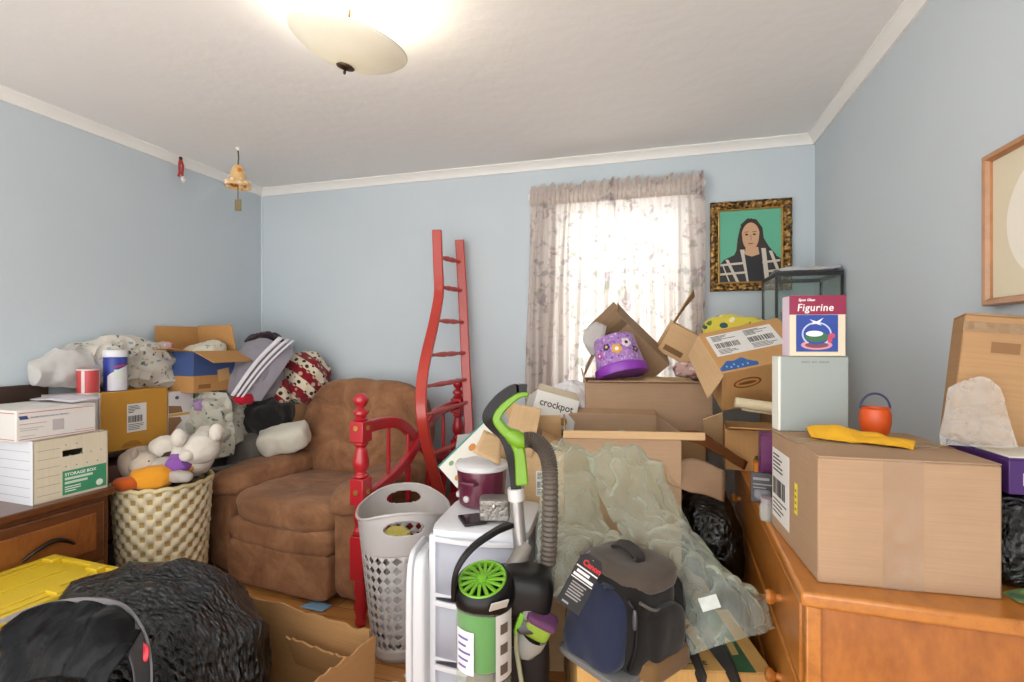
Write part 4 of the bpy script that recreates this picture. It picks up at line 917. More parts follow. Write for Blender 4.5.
# crockpot box, cream carton, leaflet board
cbm = frame3(P(530, 421, 2.22), P(574, 433, 2.24), P(537, 388, 2.26))
ck = thing('appliance_box', 'white appliance box lettered crockpot tilted behind the vacuum handle', 'box', cbm)
MB().bx(0, .20, 0, .145, -.20, 0).build('carton', mat('#d5d2cc', .55, 0, .05), ck, bevel=.003)
text('crockpot', .046, TR((.022, .082, .0006)), flat('#3a3330'), ck, sx=.92, bold=.0004)
MB().prism(ell(.145, .035, .018, .018, 26), 0, .0008).build('gold_seal', flat('#b48a3c'), ck, smooth=0)
for (mm, ln) in ((TR((0, .145, 0), rx=-50), .06), (TR((0, .145, -.20), rx=-120), .10)): MB().prism([(0, 0), (.2, 0), (.19, ln), (.01, ln * .95)], -.002, .002, mm).build('flap', mat('#c9bca4', .6), ck)
wr = MB().patch([[P(556, 384, 2.4), P(572, 380, 2.42), P(586, 384, 2.42)], [P(560, 396, 2.38), P(574, 393, 2.36), P(588, 396, 2.38)], [P(572, 408, 2.34), P(582, 408, 2.32), P(590, 412, 2.32)]], 16, 14, .012, 16, 4, .008, 30).build('white_bag', mat('#d9d7da', .5, 0, .06, 10, .3, 60), solid=.002); tag(wr, 'crumpled white plastic bag behind the appliance box', 'bag')
CRM = board('#cfae84', axis=1)
cC = open_carton('cardboard_box', 'tall cream carton with open flaps right behind the vacuum handle', 'cardboard box', TR((-.475, 2.075, 0), rz=12), .215, .24, .87, CRM, [('right', 25, .1), ('back', 70, .12)])
MB().patch([[P(484, 430, 1.90), P(502, 438, 1.92)], [P(479, 441, 1.86), P(501, 451, 1.88)], [P(473, 452, 1.82), P(500, 465, 1.84)]], 6, 6).build('flap', CRM, cC, world=True, solid=.004)
dz_ = (P(512, 424, 2.0) - P(541, 430, 1.99)).normalized(); dy_ = P(528, 400, 2.14) - P(514, 427, 1.99); dy_ = (dy_ - dz_ * dy_.dot(dz_)).normalized(); dx_ = dy_.cross(dz_)
dmm = Matrix([[dx_[i], dy_[i], dz_[i]] for i in range(3)]).to_4x4(); dmm.translation = P(536, 428, 2.09) - UP * .035
cDn = open_carton('cardboard_box', 'cream carton tipped on its side with brown open end behind the vacuum handle', 'cardboard box', dmm, .12, .22, .12, CRM, [('back', 150, .07), ('left', 120, .06)])
MB().bx(-.055, .055, -.105, .105, .004, .006).build('brown_inside', board('#6e4a30', axis=1), cDn)
q = FM('front', (-.107, -.1206, 0)); ship_label(cC, q @ TR((.10, .69, 0)), .085, .10, 7)
bars(cC, 'blue_print', flat('#5d7a9c'), q, [(.112, .13, .742, .75), (.15, .175, .715, .735)])
fo = thing('leaflet_board', 'white printed recipe board with teal edge leaning behind slow cooker', 'board', frame3(P(457, 488, 2.12), P(500, 445, 2.16), P(440, 465, 2.17)))
MB().bx(0, .27, 0, .125, -.012, 0).build('board', mat('#d9d6cc', .5, 0, .04), fo, bevel=.001); MB().bx(-.001, .271, .121, .128, -.013, .001).build('teal_edge', flat('#2f8a80'), fo)
b = MB()
for i, (x, y, s) in enumerate(((.03, .03, .014), (.08, .07, .02), (.12, .035, .018), (.16, .08, .018), (.05, .095, .012), (.2, .04, .016))): MB().prism(ell(x, y, s, s * .8, 14, i), 0, .0008).build('printed_food', flat(('#c4803c', '#7a9c6a', '#b8604c')[i % 3]), fo, smooth=0)
MB().prism([(.10, .128), (.20, .128), (.15, .17)], -.012, -.010).build('folded_corner', mat('#8f8c8a', .5), fo)

# ------------------------------------------------------------------ box with green stripes, backpack, plastic bag
GM = TR((.012, 1.585, 0), rz=13)
gx = shut_carton('cardboard_box', 'yellowish carton with dark green stripes under the backpack', 'cardboard box', GM @ TR((-.0, 0, 0)), .52, .32, .42, board('#c29a5e'), tape=False, seamx=False)
b = MB()
for x in (-.215, .165): MB().bx(x, x + .05, -.1608, .16, .419, .4208).build('green_stripe', flat('#2e5c41'), gx, smooth=0)
b = MB(); b.prism(ell(.0, -.075, .035, .028, 26), .42, .4208); b.cur = 1; b.prism(ell(.0, -.075, .029, .022, 26), .4208, .4213); b.cur = 0; b.prism(ell(.0, -.072, .012, .014, 12), .4213, .4217); b.build('round_emblem', [INK, board('#c29a5e')], gx, smooth=0)
text('HANDLE WITH CARE', .024, TR((-.145, -.135, .4206)), INK, gx, sx=1.05, bold=.0003)
for x in (-.19, .19): MB().prism([(x - .012, -.09), (x + .008, -.085), (x + .012, -.03), (x + .002, .0), (x - .008, -.02)], .4208, .4213).build('stripe_print', flat('#b9a06a'), gx, smooth=0)

BM = TR((-.085, 1.475, .4215), rz=-36) @ Matrix.Scale(1.05, 4)
bp_ = thing('backpack', 'dark camera backpack with navy front standing on the green striped carton', 'backpack', BM)
TAUP, NAVY, MESHB, TAN = fabric('#4d443c', .12), fabric('#23283d', .15), fabric('#1a1817', .15), fabric('#6e5332', .12)
def bpfn(p, q):
    k = (p.z + .13) / .26; p.x *= 1.06 - .14 * k; p.y += -.03 * (1 - k) * (1 if q.y < 0 else .2); return p
MB().blob((0, 0, .125), (.245, .17, .25), 5, 16, .006, 9, 2, fn=bpfn).build('main_pocket', MESHB, bp_)
MB().blob((-.01, -.085, .11), (.20, .10, .20), 3.6, 16, .006, 10, 3, fn=lambda p, q: p + Vector((0, -.03 * (-p.z / .1) if p.z < .1 else 0, 0))).build('front_pocket', NAVY, bp_)
MB().blob((0, .01, .225), (.235, .18, .07), 4, 14, .006, 10, 4).build('top_flap', TAUP, bp_)
MB().blob((.125, .0, .10), (.05, .13, .15), 4, 12, .004, 12, 5).build('side_pocket', MESHB, bp_)
MB().blob((.115, .0, .035), (.075, .165, .055), 6, 10, .003, 12, 6).build('base_band', TAN, bp_)
MB().blob((-.0, -.09, .015), (.225, .13, .022), 6, 10).build('base_piping', mat('#6a6a68', .6), bp_)
MB().rectsweep(dense([Vector(q) for q in ((-.05, .03, .258), (-.045, .02, .272), (0, .01, .283), (.045, .0, .272), (.05, -.01, .258))]), .035, .008, (0, 1, .2)).build('handle', mat('#2a2725', .6), bp_, bevel=.002)
z_ = MB().rectsweep(dense([Vector(q) for q in ((.09, -.10, .205), (.105, -.09, .17), (.108, -.095, .10), (.10, -.11, .04))]), .012, .005, (1, -.5, 0)).build('zip', mat('#0f0f10', .4), bp_)
MB().blob((.112, -.10, .165), (.012, .01, .05), 3, 6).build('zip_pull', mat('#55565c', .35, .4), z_)
MB().tube(dense([Vector(q) for q in ((.112, -.08, .20), (.125, -.04, .175), (.13, .02, .165))]), .004, 8).build('pocket_trim', mat('#5a5854', .6), bp_)
for s in (-1, 1): MB().rectsweep(dense([Vector(q) for q in ((s * .06, .09, .22), (s * .07, .14, .15), (s * .09 + .06, .17, .04), (s * .06 + .16, .14, .012), (s * .05 + .26, .04, .006))]), .04, .009, (0, .3, 1)).build('shoulder_strap', mat('#211f20', .8), bp_, bevel=.002)
tgm = frame3(P(556, 600, 1.2), P(580, 617, 1.2), P(577, 560, 1.235)) @ Matrix.Scale(1.12, 4)
tg_ = MB().prism([(0, 0), (.058, 0), (.058, .105), (.048, .117), (.012, .117), (0, .105)], 0, .0012, tgm).build('hang_tag', mat('#1d1b1c', .45), bp_, world=True)
text('Canon', .017, tgm @ TR((.012, .092, .0014)), flat('#c7262c'), tg_, world=True, bold=.0005)
b = MB()
for (x0, x1, y0, y1) in ((.002, .056, .083, .086), (.008, .04, .073, .079), (.004, .054, .064, .070), (.002, .056, .059, .061)): b.bx(x0, x1, y0, y1, .0012, .0018, tgm)
b.cur = 1
for k in range(6): b.bx(.01, .046 - .004 * (k % 2), .05 - k * .006, .053 - k * .006, .0012, .0018, tgm)
b.bx(.01, .026, .006, .010, .0012, .0018, tgm); b.build('printed_lines', [flat('#d8d5d2'), flat('#8a8684')], tg_, world=True, smooth=0)
MB().tube([tgm @ Vector((.03, .11, .002)), P(583, 556, 1.29), P(590, 551, 1.32)], .0015, 6).build('tag_string', mat('#8f8a84', .7), tg_, world=True)

PV = clear('#eaf4e8', .05, .05, 1.2, 20, .19, edge=.55)
pv = thing('plastic_bag', 'large clear greenish plastic bag draped over carton and striped box', 'plastic bag', TR(P(640, 520, 1.7)))
b = MB()
b.patch([[P(543, 452, 1.86), P(556, 441, 1.85), P(572, 437, 1.84), P(590, 441, 1.83)], [P(540, 486, 1.78), P(556, 480, 1.75), P(578, 478, 1.74), P(597, 484, 1.76)],
         [P(538, 522, 1.72), P(556, 518, 1.69), P(582, 520, 1.68), P(605, 520, 1.71)], [P(538, 556, 1.58), P(556, 552, 1.55), P(590, 540, 1.60), P(622, 535, 1.66)],
         [P(549, 598, 1.42), P(566, 590, 1.42), P(590, 560, 1.56), P(630, 545, 1.62)]], 60, 70, .010, 9, 2, .012, 17)
b.patch([[P(584, 446, 1.84), P(602, 434, 1.86), P(621, 430, 1.87), P(640, 434, 1.86), P(656, 443, 1.84)], [P(592, 472, 1.77), P(610, 462, 1.74), P(630, 464, 1.73), P(650, 470, 1.73), P(666, 474, 1.76)],
         [P(604, 506, 1.72), P(622, 500, 1.69), P(642, 500, 1.68), P(662, 502, 1.69), P(679, 504, 1.72)], [P(622, 534, 1.66), P(640, 530, 1.60), P(662, 528, 1.57), P(684, 530, 1.60), P(700, 540, 1.66)],
         [P(640, 552, 1.60), P(660, 552, 1.52), P(682, 552, 1.48), P(706, 560, 1.48), P(728, 570, 1.54)], [P(676, 590, 1.50), P(692, 585, 1.43), P(712, 582, 1.40), P(738, 584, 1.39), P(757, 590, 1.44)],
         [P(684, 628, 1.40), P(704, 622, 1.35), P(726, 614, 1.33), P(752, 608, 1.33), P(768, 608, 1.38)], [P(690, 655, 1.36), P(712, 648, 1.32), P(738, 640, 1.30), P(762, 634, 1.31), P(777, 628, 1.35)]], 70, 120, .010, 9, 5, .013, 17)
b.build('sheet', PV, pv, world=True, smooth=50)
lbm = frame3(P(703, 612, 1.318), P(725, 606, 1.305), P(706, 598, 1.325)); MB().bx(0, .048, 0, .032, 0, .0015, lbm).build('white_sticker', mat('#b4bab6', .5, 0, .3, 60), pv, world=True)
# ------------------------------------------------------------------ left side: dark cabinet with boxes on it
MAH, MAHP = wood('#643a1e', '#3f2110', .3, (2, 1, 3), 7), wood('#8a5226', '#5d3214', .3, (3, 3, .7), 6)
LX = -2.345
lc = thing('cabinet', 'dark brown wooden cabinet with raised panel drawers at left wall', 'cabinet', TR((LX, 1.70, 0)))
CD, CLn, CT = .48, .95, .65
MB().bx(-CD, -.012, -CLn, -.012, .06, CT - .03).build('carcass', MAH, lc, bevel=.003)
MB().bx(-CD, .01, -CLn - .01, .006, CT - .03, CT).build('top', MAH, lc, bevel=.006, seg=3); MB().bx(-CD + .02, -.02, -CLn + .02, -.02, 0, .06).build('plinth', MAH, lc)
MB().bx(-CD - .008, -CD + .012, -CLn, .04, CT, 1.10).build('back_board', mat('#3a2a22', .4, 0, .1), lc, bevel=.004)
for y0, y1 in ((-.47, -.04), (-.93, -.49)):
    for z0, z1 in ((.36, .60), (.09, .34)):
        d = MB().bx(-.014, .004, y0, y1, z0, z1).build('drawer', MAH, lc, bevel=.005)
        q = MB(); q.bx(.003, .010, y0 + .035, y1 - .035, z0 + .04, z1 - .04); q.build('raised_panel', MAHP, d, bevel=.006, seg=3)
        ym = (y0 + y1) / 2; MB().tube([(.012 + .022 * math.sin(math.pi * i / 12), ym - .09 + .18 * i / 12, (z0 + z1) / 2 - .02 + .045 * math.sin(math.pi * i / 12)) for i in range(13)], [.006 + .004 * math.sin(math.pi * i / 12) for i in range(13)], 8).build('handle', mat('#2b2119', .35, .6), d)
# storage carton with green panel
GRY = board('#d6cbb4'); W2 = mat('#d9dbe0', .6, 0, .03)
sb_ = thing('storage_box', 'white storage carton with green panel and hand hole on dark cabinet', 'storage box', TR((-2.375, 1.415, .65), rz=-3))
sl, sd_, shh = .275, .40, .255
b = MB(); b.bx(-sd_, 0, 0, .004, 0, shh); b.bx(-sd_, 0, sl - .004, sl, 0, shh); b.bx(-sd_, -sd_ + .004, .004, sl - .004, 0, shh); b.bx(-sd_, 0, 0, sl, 0, .004)
rf = FM('right', (0, 0, 0))
hx0, hx1, hz0, hz1 = .10, .175, .172, .198
for (x0, x1, y0, y1) in ((0, hx0, 0, shh), (hx1, sl, 0, shh), (hx0, hx1, 0, hz0), (hx0, hx1, hz1, shh)): b.bx(x0, x1, y0, y1, -.004, 0, rf)
b.bx(-sd_, 0, 0, sl, shh - .003, shh); b.build('body', GRY, sb_)
MB().bx(-sd_, -.002, -.0012, 0, .0, shh).build('white_end', W2, sb_)
b = MB(); b.bx(.10, .268, .012, .112, 0, .0008, rf); b.build('green_panel', flat('#3a8f68'), sb_, smooth=0)
text('STORAGE BOX', .0175, rf @ TR((.108, .09, .001)), flat('#dfe8dc'), sb_, bold=.0005)
for i, l in enumerate((.105, .085)): MB().bx(.108, .108 + l, .073 - i * .017, .083 - i * .017, .0008, .0013, rf).build('printed_line', flat('#c3d8c6'), sb_, smooth=0)
b = MB(); rn = random.Random(2)
for k in range(3): b.bx(.108, .108 + rn.uniform(.04, .06), .042 - k * .009, .046 - k * .009, .0008, .0013, rf)
b.build('panel_print', flat('#dfe8dc'), sb_, smooth=0); MB().prism(ell(.24, .034, .014, .014, 14), .0008, .0013, rf).build('round_print', flat('#dfe8dc'), sb_, smooth=0)
bars(sb_, 'form_lines', flat('#7d7f78'), rf, [(.012, .092, .03 + k * .036, .0315 + k * .036) for k in range(6)])
lfe = FM('front', (-sd_, -.0014, 0)); bars(sb_, 'form_lines', flat('#9a9ea6'), lfe, [(.03, .38, .03 + k * .036, .0315 + k * .036) for k in range(6)])
for k in range(10): x = .112 + (k % 4) * .04 + .015 * ((k // 4) % 2); y = .13 + (k // 4) * .045; MB().prism(ell(x, y, .0035, .0035, 8), 0, .0007, rf).build('printed_dot', flat('#8fa08c'), sb_, smooth=0)
# mailing box
pmz = .906
pm = shut_carton('mailing_box', 'white mailing box with red line borders on the storage carton', 'mailing box', TR((-2.565, 1.525, pmz), rz=-4), .35, .28, .125, mat('#d9d5d0', .55, 0, .04), tape=False, bev=.003)
q = FM('right', (.1756, -.14, 0)); RD, BLU = flat('#b5525a'), flat('#3a4a7c')
bars(pm, 'red_rules', RD, q, [(.01, .272, .112, .1145), (.01, .272, .008, .0105), (.01, .10, .068, .0695), (.2, .272, .018, .0195)])
b = MB(); b.prism([(.012, .088), (.04, .088), (.034, .102), (.008, .102)], 0, .0007, q); b.build('blue_emblem', BLU, pm, smooth=0)
text('UNITED STATES POSTAL SERVICE', .009, q @ TR((.043, .09, 0)), flat('#6d7a9c'), pm)
bars(pm, 'grey_lines', flat('#b8aeb0'), q, [(.012, .09, .05, .053), (.012, .07, .042, .045), (.12, .16, .03, .075), (.012, .06, .02, .023)])
fe = FM('front', (-.175, -.1406, 0)); bars(pm, 'red_rules', RD, fe, [(.01, .34, .112, .1145), (.01, .34, .008, .0105)])
pps = MB().patch([[(-2.74, 1.62, 1.036), (-2.6, 1.60, 1.040), (-2.44, 1.60, 1.036)], [(-2.75, 1.72, 1.04), (-2.6, 1.72, 1.052), (-2.43, 1.71, 1.042)]], 12, 6, .004, 10).build('magazine', mat('#c9c6cc', .5, 0, .25, 14), solid=.006, off=1); tag(pps, 'thin magazine lying on the back of the white mailing box', 'magazine')

# low bench behind with yellow and printed cartons
bn_ = thing('bench', 'low dark wooden bench behind the woven basket at left wall', 'bench', TR((-2.83, 1.76, 0)))
MB().bx(0, .235, 0, .60, .725, .75).build('bench_top', mat('#35241b', .4, 0, .12), bn_, bevel=.004)
for x in (.03, .2):
    for y in (.04, .56): MB().bx(x - .02, x + .02, y - .02, y + .02, 0, .725).build('leg', mat('#35241b', .4, 0, .12), bn_, bevel=.003)
MB().bx(.01, .225, .03, .57, .30, .32).build('shelf', mat('#35241b', .4, 0, .12), bn_)
yb = thing('shipping_box', 'mustard yellow carton with white barcode label behind the mailing box', 'shipping box', TR((-2.605, 1.83, .751), rz=-2))
b = MB(); b.bx(-.215, 0, 0, .345, 0, .30); b.build('body', mat('#c38d33', .6, 0, .07, 5), yb, bevel=.005)
MB().bx(-.214, -.002, -.0015, 0, .002, .298).build('white_end', W2, yb)
q = FM('right', (.0003, 0, 0)); ship_label(yb, q @ TR((.125, .085, 0)), .10, .145, 12)
b = MB(); b.prism([(.15 + .05 * math.cos(math.pi * i / 16), .012 + .03 * math.sin(math.pi * i / 16)) for i in range(17)], 0, .0006, q); b.build('thumb_cut', mat('#a87628', .7), yb, smooth=0)
pb2 = thing('printed_box', 'white carton with brown printed shapes beside the mustard yellow carton', 'box', TR((-2.60, 2.185, .751), rz=-1))
MB().bx(-.21, 0, 0, .155, 0, .27).build('body', mat('#d9d6d6', .55, 0, .04), pb2, bevel=.003); q = FM('right', (.0003, 0, 0))
b = MB(); b.prism([(0, .02), (.045, .07), (.08, .10), (.07, .125), (0, .13)], 0, .0006, q); b.prism([(0, .15), (.085, .15), (.075, .185), (0, .195)], 0, .0006, q); b.cur = 1; b.bx(0, .155, .132, .146, 0, .0007, q); b.cur = 2; b.prism(ell(.05, .235, .012, .01, 12), 0, .0006, q); b.build('printed_shapes', [flat('#8f6a4a'), flat('#c9a24c'), flat('#4a5a70')], pb2, smooth=0)
pnk = shut_carton('pink_box', 'flat pinkish carton under the bench edge behind the toys', 'box', TR((-2.70, 1.97, .322)), .2, .34, .36, mat('#8f6a62', .6), tape=False)

# canister and tin
cn = thing('wipes_canister', 'blue and white wipes canister standing on the mustard yellow carton', 'canister', TR((-2.652, 1.935, 1.0515)))
MB().lathe([(0, 0), (.048, 0), (.05, .004), (.05, .172), (.048, .176)], 30).build('body', mat('#2f3f96', .4, 0, .06), cn)
def cyl(u, v, a0, a1, z0, z1, r=.0506): a = R(a0 + (a1 - a0) * u); return Vector((r * math.cos(a), r * math.sin(a), z0 + (z1 - z0) * v))
b = MB(); b.grid(lambda u, v: cyl(u, v, -75, 40, .004, .05 + .085 * (.3 + .7 * u ** .7)), 16, 6); b.cur = 1; b.grid(lambda u, v: cyl(u, v, -40, 20, .118 + .012 * u, .128 + .012 * u, .051), 8, 1); b.cur = 2; b.grid(lambda u, v: cyl(u, v, -42, 15, .06, .11, .0509), 8, 2); b.build('wrap_label', [mat('#d8d8e0', .4), flat('#a33a58'), flat('#cfd6cc')], cn)
MB().lathe([(.05, .172), (.053, .174), (.053, .198), (.048, .207), (.03, .209), (0, .209)], 30).build('lid', mat('#dcdce2', .35, 0, .03), cn)
tn = thing('red_tin', 'red and white striped tin beside the wipes canister', 'tin', TR((-2.66, 1.812, 1.0515)))
MB().lathe([(0, 0), (.044, 0), (.044, .115), (0, .115)], 28).build('body', mat('#c24a4a', .4, 0, .05), tn)
for z in (0, .115): MB().lathe([(.042, -.002), (.046, -.002), (.046, .005), (.042, .005)], 28, TR((0, 0, z - .002)), cap=False).build('rim', mat('#d9c7c4', .35), tn)
b = MB(); b.grid(lambda u, v: cyl(u, v, -70, -52, .004, .11, .0446), 5, 1); b.grid(lambda u, v: cyl(u, v, 30, 45, .004, .11, .0446), 5, 1); b.build('white_stripe', mat('#dcc9c8', .4), tn)
tnb = shut_carton('carton', 'plain pale carton behind the storage carton under the red tin', 'cardboard box', TR((-2.71, 1.765, .651)), .2, .12, .398, mat('#cfc7bc', .6), tape=False)

# blankets
DINO = patterned('#c6c1b6', ['#5f6d62', '#7f8f98', '#b59f78', '#4f5864', '#96a392'], 32, .27)
bl1 = MB().blob((-2.755, 2.08, 1.19), (.165, .62, .28), 2.4, 44, .035, 6, 3, ridge=.022, rfreq=9, fn=lambda p, q: p + Vector((.07 * max(0, q.y) if q.x > 0 else 0, 0, -.05 * max(0, q.y)))).build('printed_blanket', DINO); tag(bl1, 'pale printed blanket bundled behind the wipes canister', 'blanket')
bl1b = MB().blob((-2.76, 1.80, 1.165), (.14, .32, .20), 2.4, 30, .02, 7, 8, ridge=.016, rfreq=9).build('fleece_blanket', fabric('#bcbab7')); tag(bl1b, 'plain light grey fleece bundled behind the red tin', 'blanket')
b = MB(); b.blob((-2.62, 2.49, .80), (.34, .36, .40), 2.8, 36, .03, 6, 9, ridge=.022, rfreq=9)
b.patch([[(-2.62, 2.345, 1.02), (-2.55, 2.34, 1.02), (-2.45, 2.43, 1.0)], [(-2.58, 2.345, .95), (-2.49, 2.33, .93), (-2.42, 2.44, .92)], [(-2.56, 2.34, .80), (-2.45, 2.31, .78), (-2.395, 2.43, .78)], [(-2.54, 2.33, .64), (-2.42, 2.29, .64), (-2.38, 2.42, .64)]], 36, 36, .022, 8, 4, .02, 12)
bl2 = b.build('printed_blanket', patterned('#bdbbae', ['#5f7a62', '#7f959a', '#b5a57a', '#596a5e', '#9aa896'], 30, .27)); tag(bl2, 'sage printed blanket hanging down beside the recliner arm', 'blanket')
lil = MB().blob((-2.555, 2.365, .93), (.07, .1, .10), 2.4, 12, .012, 14, 5, ridge=.01, rfreq=20).build('lilac_cloth', fabric('#a98ab4')); tag(lil, 'lilac cloth tucked beside the white printed carton', 'cloth')
gbn = thing('storage_bin', 'grey plastic bin holding up the sage printed blanket', 'bin', TR((-2.62, 2.46, 0)))
MB().lathe([(.0, 0), (.155, 0), (.165, .02), (.19, .55), (.2, .555), (.2, .575), (.185, .575), (.155, .03), (0, .02)], 30).build('body', mat('#8b8782', .5), gbn)
# blue carton with pillows
bx_m = board('#b98a55'); 
bb = open_carton('cardboard_box', 'open carton with blue band holding printed pillow in the left corner', 'cardboard box', TR((-2.648, 2.41, 1.012), rz=-2), .30, .30, .235, bx_m, [('front', 172, .14), ('right', 205, .15), ('back', 80, .16), ('left', 95, .15)])
b = MB()
for f_, o_, ww in (('front', (-.15, -.1506, 0), .30), ('right', (.1506, -.15, 0), .30)):
    q = FM(f_, o_); b.bx(0, ww, .095, .232, 0, .0008, q)
b.build('blue_band', flat('#3d5488', .7), bb, smooth=0)
q = FM('right', (.1506, -.15, 0)); bars(bb, 'stamp', mat('#8a5f34', .8), q, [(.03, .11, .02, .045)]); MB().bx(.17, .25, .03, .10, .0006, .0016, q @ TR(rz=8)).build('torn_tape', mat('#c9a06a', .6), bb)
pl = thing('pillow', 'cream printed pillow sticking out of the blue banded carton', 'pillow', TR((-2.63, 2.43, 1.235), 12, -14, 15))
MB().blob((0, 0, 0), (.25, .20, .10), 3, 18, .012, 9, 3, ridge=.008, rfreq=12).build('cover', patterned('#d5cfbb', ['#8fa68c', '#c9a88c', '#7f95a3'], 26, .22), pl)
pnkt = MB().blob((-2.74, 2.26, 1.262), (.12, .09, .06), 2.2, 14, .014, 18, 3, ridge=.008, rfreq=24).build('pink_scrunch', patterned('#cfa8ac', ['#a8505c', '#ece0de'], 40, .4)); tag(pnkt, 'pink and white cloth scrap on the front flap of blue banded carton', 'cloth')

# corner pile behind the recliner
brb = open_carton('cardboard_box', 'brown carton in the corner behind recliner under red patterned blanket', 'cardboard box', TR((-2.40, 2.95, 0), rz=-6), .27, .28, .89, KR2, [('front', 175, .08)])
BLKC = fabric('#211e20')
hb1 = MB().blob((-2.42, 2.70, .82), (.30, .28, .24), 2.6, 18, .03, 6, 4, ridge=.02, rfreq=8).build('black_clothes', BLKC); tag(hb1, 'heap of black clothes beneath the grey hoodie', 'clothes')
hb0 = MB().blob((-2.44, 2.66, .36), (.24, .30, .72), 5, 14, .02, 6, 5).build('grey_sack', fabric('#6b655f')); tag(hb0, 'grey sack standing behind the recliner arm', 'sack')
hood = MB(); hood.patch([[(-2.50, 2.62, 1.30), (-2.42, 2.66, 1.33), (-2.33, 2.72, 1.31), (-2.26, 2.78, 1.27)], [(-2.50, 2.54, 1.20), (-2.40, 2.56, 1.24), (-2.29, 2.62, 1.22), (-2.22, 2.70, 1.20)], [(-2.50, 2.50, 1.08), (-2.41, 2.50, 1.10), (-2.33, 2.55, 1.08), (-2.27, 2.62, 1.06)], [(-2.49, 2.48, .99), (-2.43, 2.48, .97), (-2.37, 2.51, .95), (-2.32, 2.56, .94)]], 30, 30, .014, 7, 3, .010, 10)
hood.blob((-2.42, 2.69, 1.10), (.24, .22, .36), 2.6, 18, .02, 7, 6)
hd_ = thing('hoodie', 'grey hoodie with white side stripes draped on the corner pile', 'hoodie', TR((-2.42, 2.66, .95)))
hood.build('body', fabric('#8b8790'), hd_, world=True)
b = MB()
for e0, e1 in ((.50, .62), (.68, .76), (.82, .88)):
    rows = []
    for i in range(9):
        t = i / 8; base = Vector((-2.30 - .13 * t - .01, 2.735 - .235 * t - .05, 1.318 - .35 * t)); side = Vector((.09, .065, -.03)) * (1 - .3 * t); o_ = Vector((.012, -.035 - .01 * math.sin(math.pi * t), .022 + .02 * math.sin(math.pi * t)))
        rows.append([base + side * (e0 * 2.2 - .9) + o_, base + side * (e1 * 2.2 - .9) + o_])
    b.patch(rows, 3, 20)
b.build('white_stripe', fabric('#d3d0d6'), hd_, world=True, solid=.004)
rdc = MB().blob((-2.40, 2.50, .955), (.13, .10, .06), 2.5, 14, .01, 12, 3, ridge=.008, rfreq=16).build('red_cloth', fabric('#b3122c')); tag(rdc, 'bright red cloth under the hem of the grey hoodie', 'cloth')
blt = MB().blob((-2.50, 2.80, 1.30), (.22, .2, .12), 2.3, 16, .02, 9, 6, ridge=.012, rfreq=14).build('dark_cap', fabric('#2b1d24')); tag(blt, 'dark bundled cap on top of the corner pile behind the hoodie', 'cap')
def nordic():
    m, nt, out = nt_new('red_patterned_knit'); v = coords(nt, (1, 1, 1), (.3, .5, .4)); sp = nd(nt, 'SeparateXYZ', i_0=v)
    wv = nd(nt, 'TexWave', wave_type='BANDS', bands_direction='DIAGONAL', i_Vector=v, i_Scale=3.4, i_Distortion=1.2); ck_ = nd(nt, 'TexVoronoi', i_Vector=v, i_Scale=26.0, i_Randomness=.4)
    f1 = ramp(nt, ck_.outputs['Distance'], [(.32, (1, 1, 1)), (.36, (0, 0, 0))]); lt = mixc(nt, f1, lin('#d3c7b0'), lin('#3a2a2c')); rd = mixc(nt, f1, lin('#7d1a24'), lin('#b8a08c'))
    g = ramp(nt, wv.outputs[0], [(.48, (0, 0, 0)), (.52, (1, 1, 1))]); col = mixc(nt, g, rd, lt)
    principled(nt, out, col, .95, 0, .1, nd(nt, 'TexNoise', i_Vector=v, i_Scale=200.0).outputs[0], .4, .003, Sheen_Weight=.2); return m
nb = MB(); nb.blob((-2.33, 2.93, 1.055), (.36, .30, .32), 2.6, 26, .025, 6, 7, ridge=.02, rfreq=8); nb.blob((-2.36, 2.76, .97), (.14, .12, .2), 2.5, 16, .015, 9, 4, ridge=.01, rfreq=12)
nbo = nb.build('patterned_blanket', nordic()); tag(nbo, 'red and cream patterned knit blanket piled behind the recliner', 'blanket')
wp = thing('white_cushion', 'white cushion resting on the back of the recliner arm', 'cushion', TR((-2.205, 2.625, .705), 14, -10, 24))
MB().blob((0, 0, 0), (.29, .18, .15), 4.5, 18, .010, 9, 4, ridge=.008, rfreq=9).build('cover', fabric('#cfcbbd'), wp)

# ------------------------------------------------------------------ woven basket and its soft toys
bkx, bky, bkh = -2.40, 1.99, .60
wb = thing('woven_basket', 'cream and tan woven basket filled with soft toys', 'basket', TR((bkx, bky, 0)))
def wv(u, v):
    a = 2 * math.pi * u; nb_, nr_ = 36, 17; r = .178 + .034 * v
    s = math.sin(u * nb_ * math.pi) * math.sin(v * nr_ * math.pi); sg = 1 if (int(u * nb_) + int(v * nr_)) % 2 == 0 else -1
    r += .0075 * sg * abs(s) ** .6
    return Vector((r * math.cos(a), r * math.sin(a), v * bkh))
b = MB(); b.grid(wv, 216, 102, True)
for f in range(len(b.f)):
    u, v = (f % 216 + .5) / 216, (f // 216 + .5) / 102
    cu_, cv_ = (u * 36) % 1, (v * 17) % 1
    if (int(u * 36) + int(v * 17)) % 2 and .17 < cu_ < .83 and .15 < cv_ < .85: b.mi[f] = 1
b.grid(lambda u, v: Vector((.178 * v * math.cos(6.2832 * u), .178 * v * math.sin(6.2832 * u), .004)), 40, 2, True)
b.build('woven_wall', [mat('#d8cbab', .8, 0, .12, 14, .3, 150), mat('#a98d52', .8, 0, .25, 20, .3, 150)], wb, smooth=60)
MB().tube([(.213 * math.cos(i * .1047), .213 * math.sin(i * .1047), bkh + .004 * math.sin(i * 1.9)) for i in range(60)], .011, 8, True).build('rim', mat('#d2c294', .8, 0, .2, 30, .3, 150), wb)
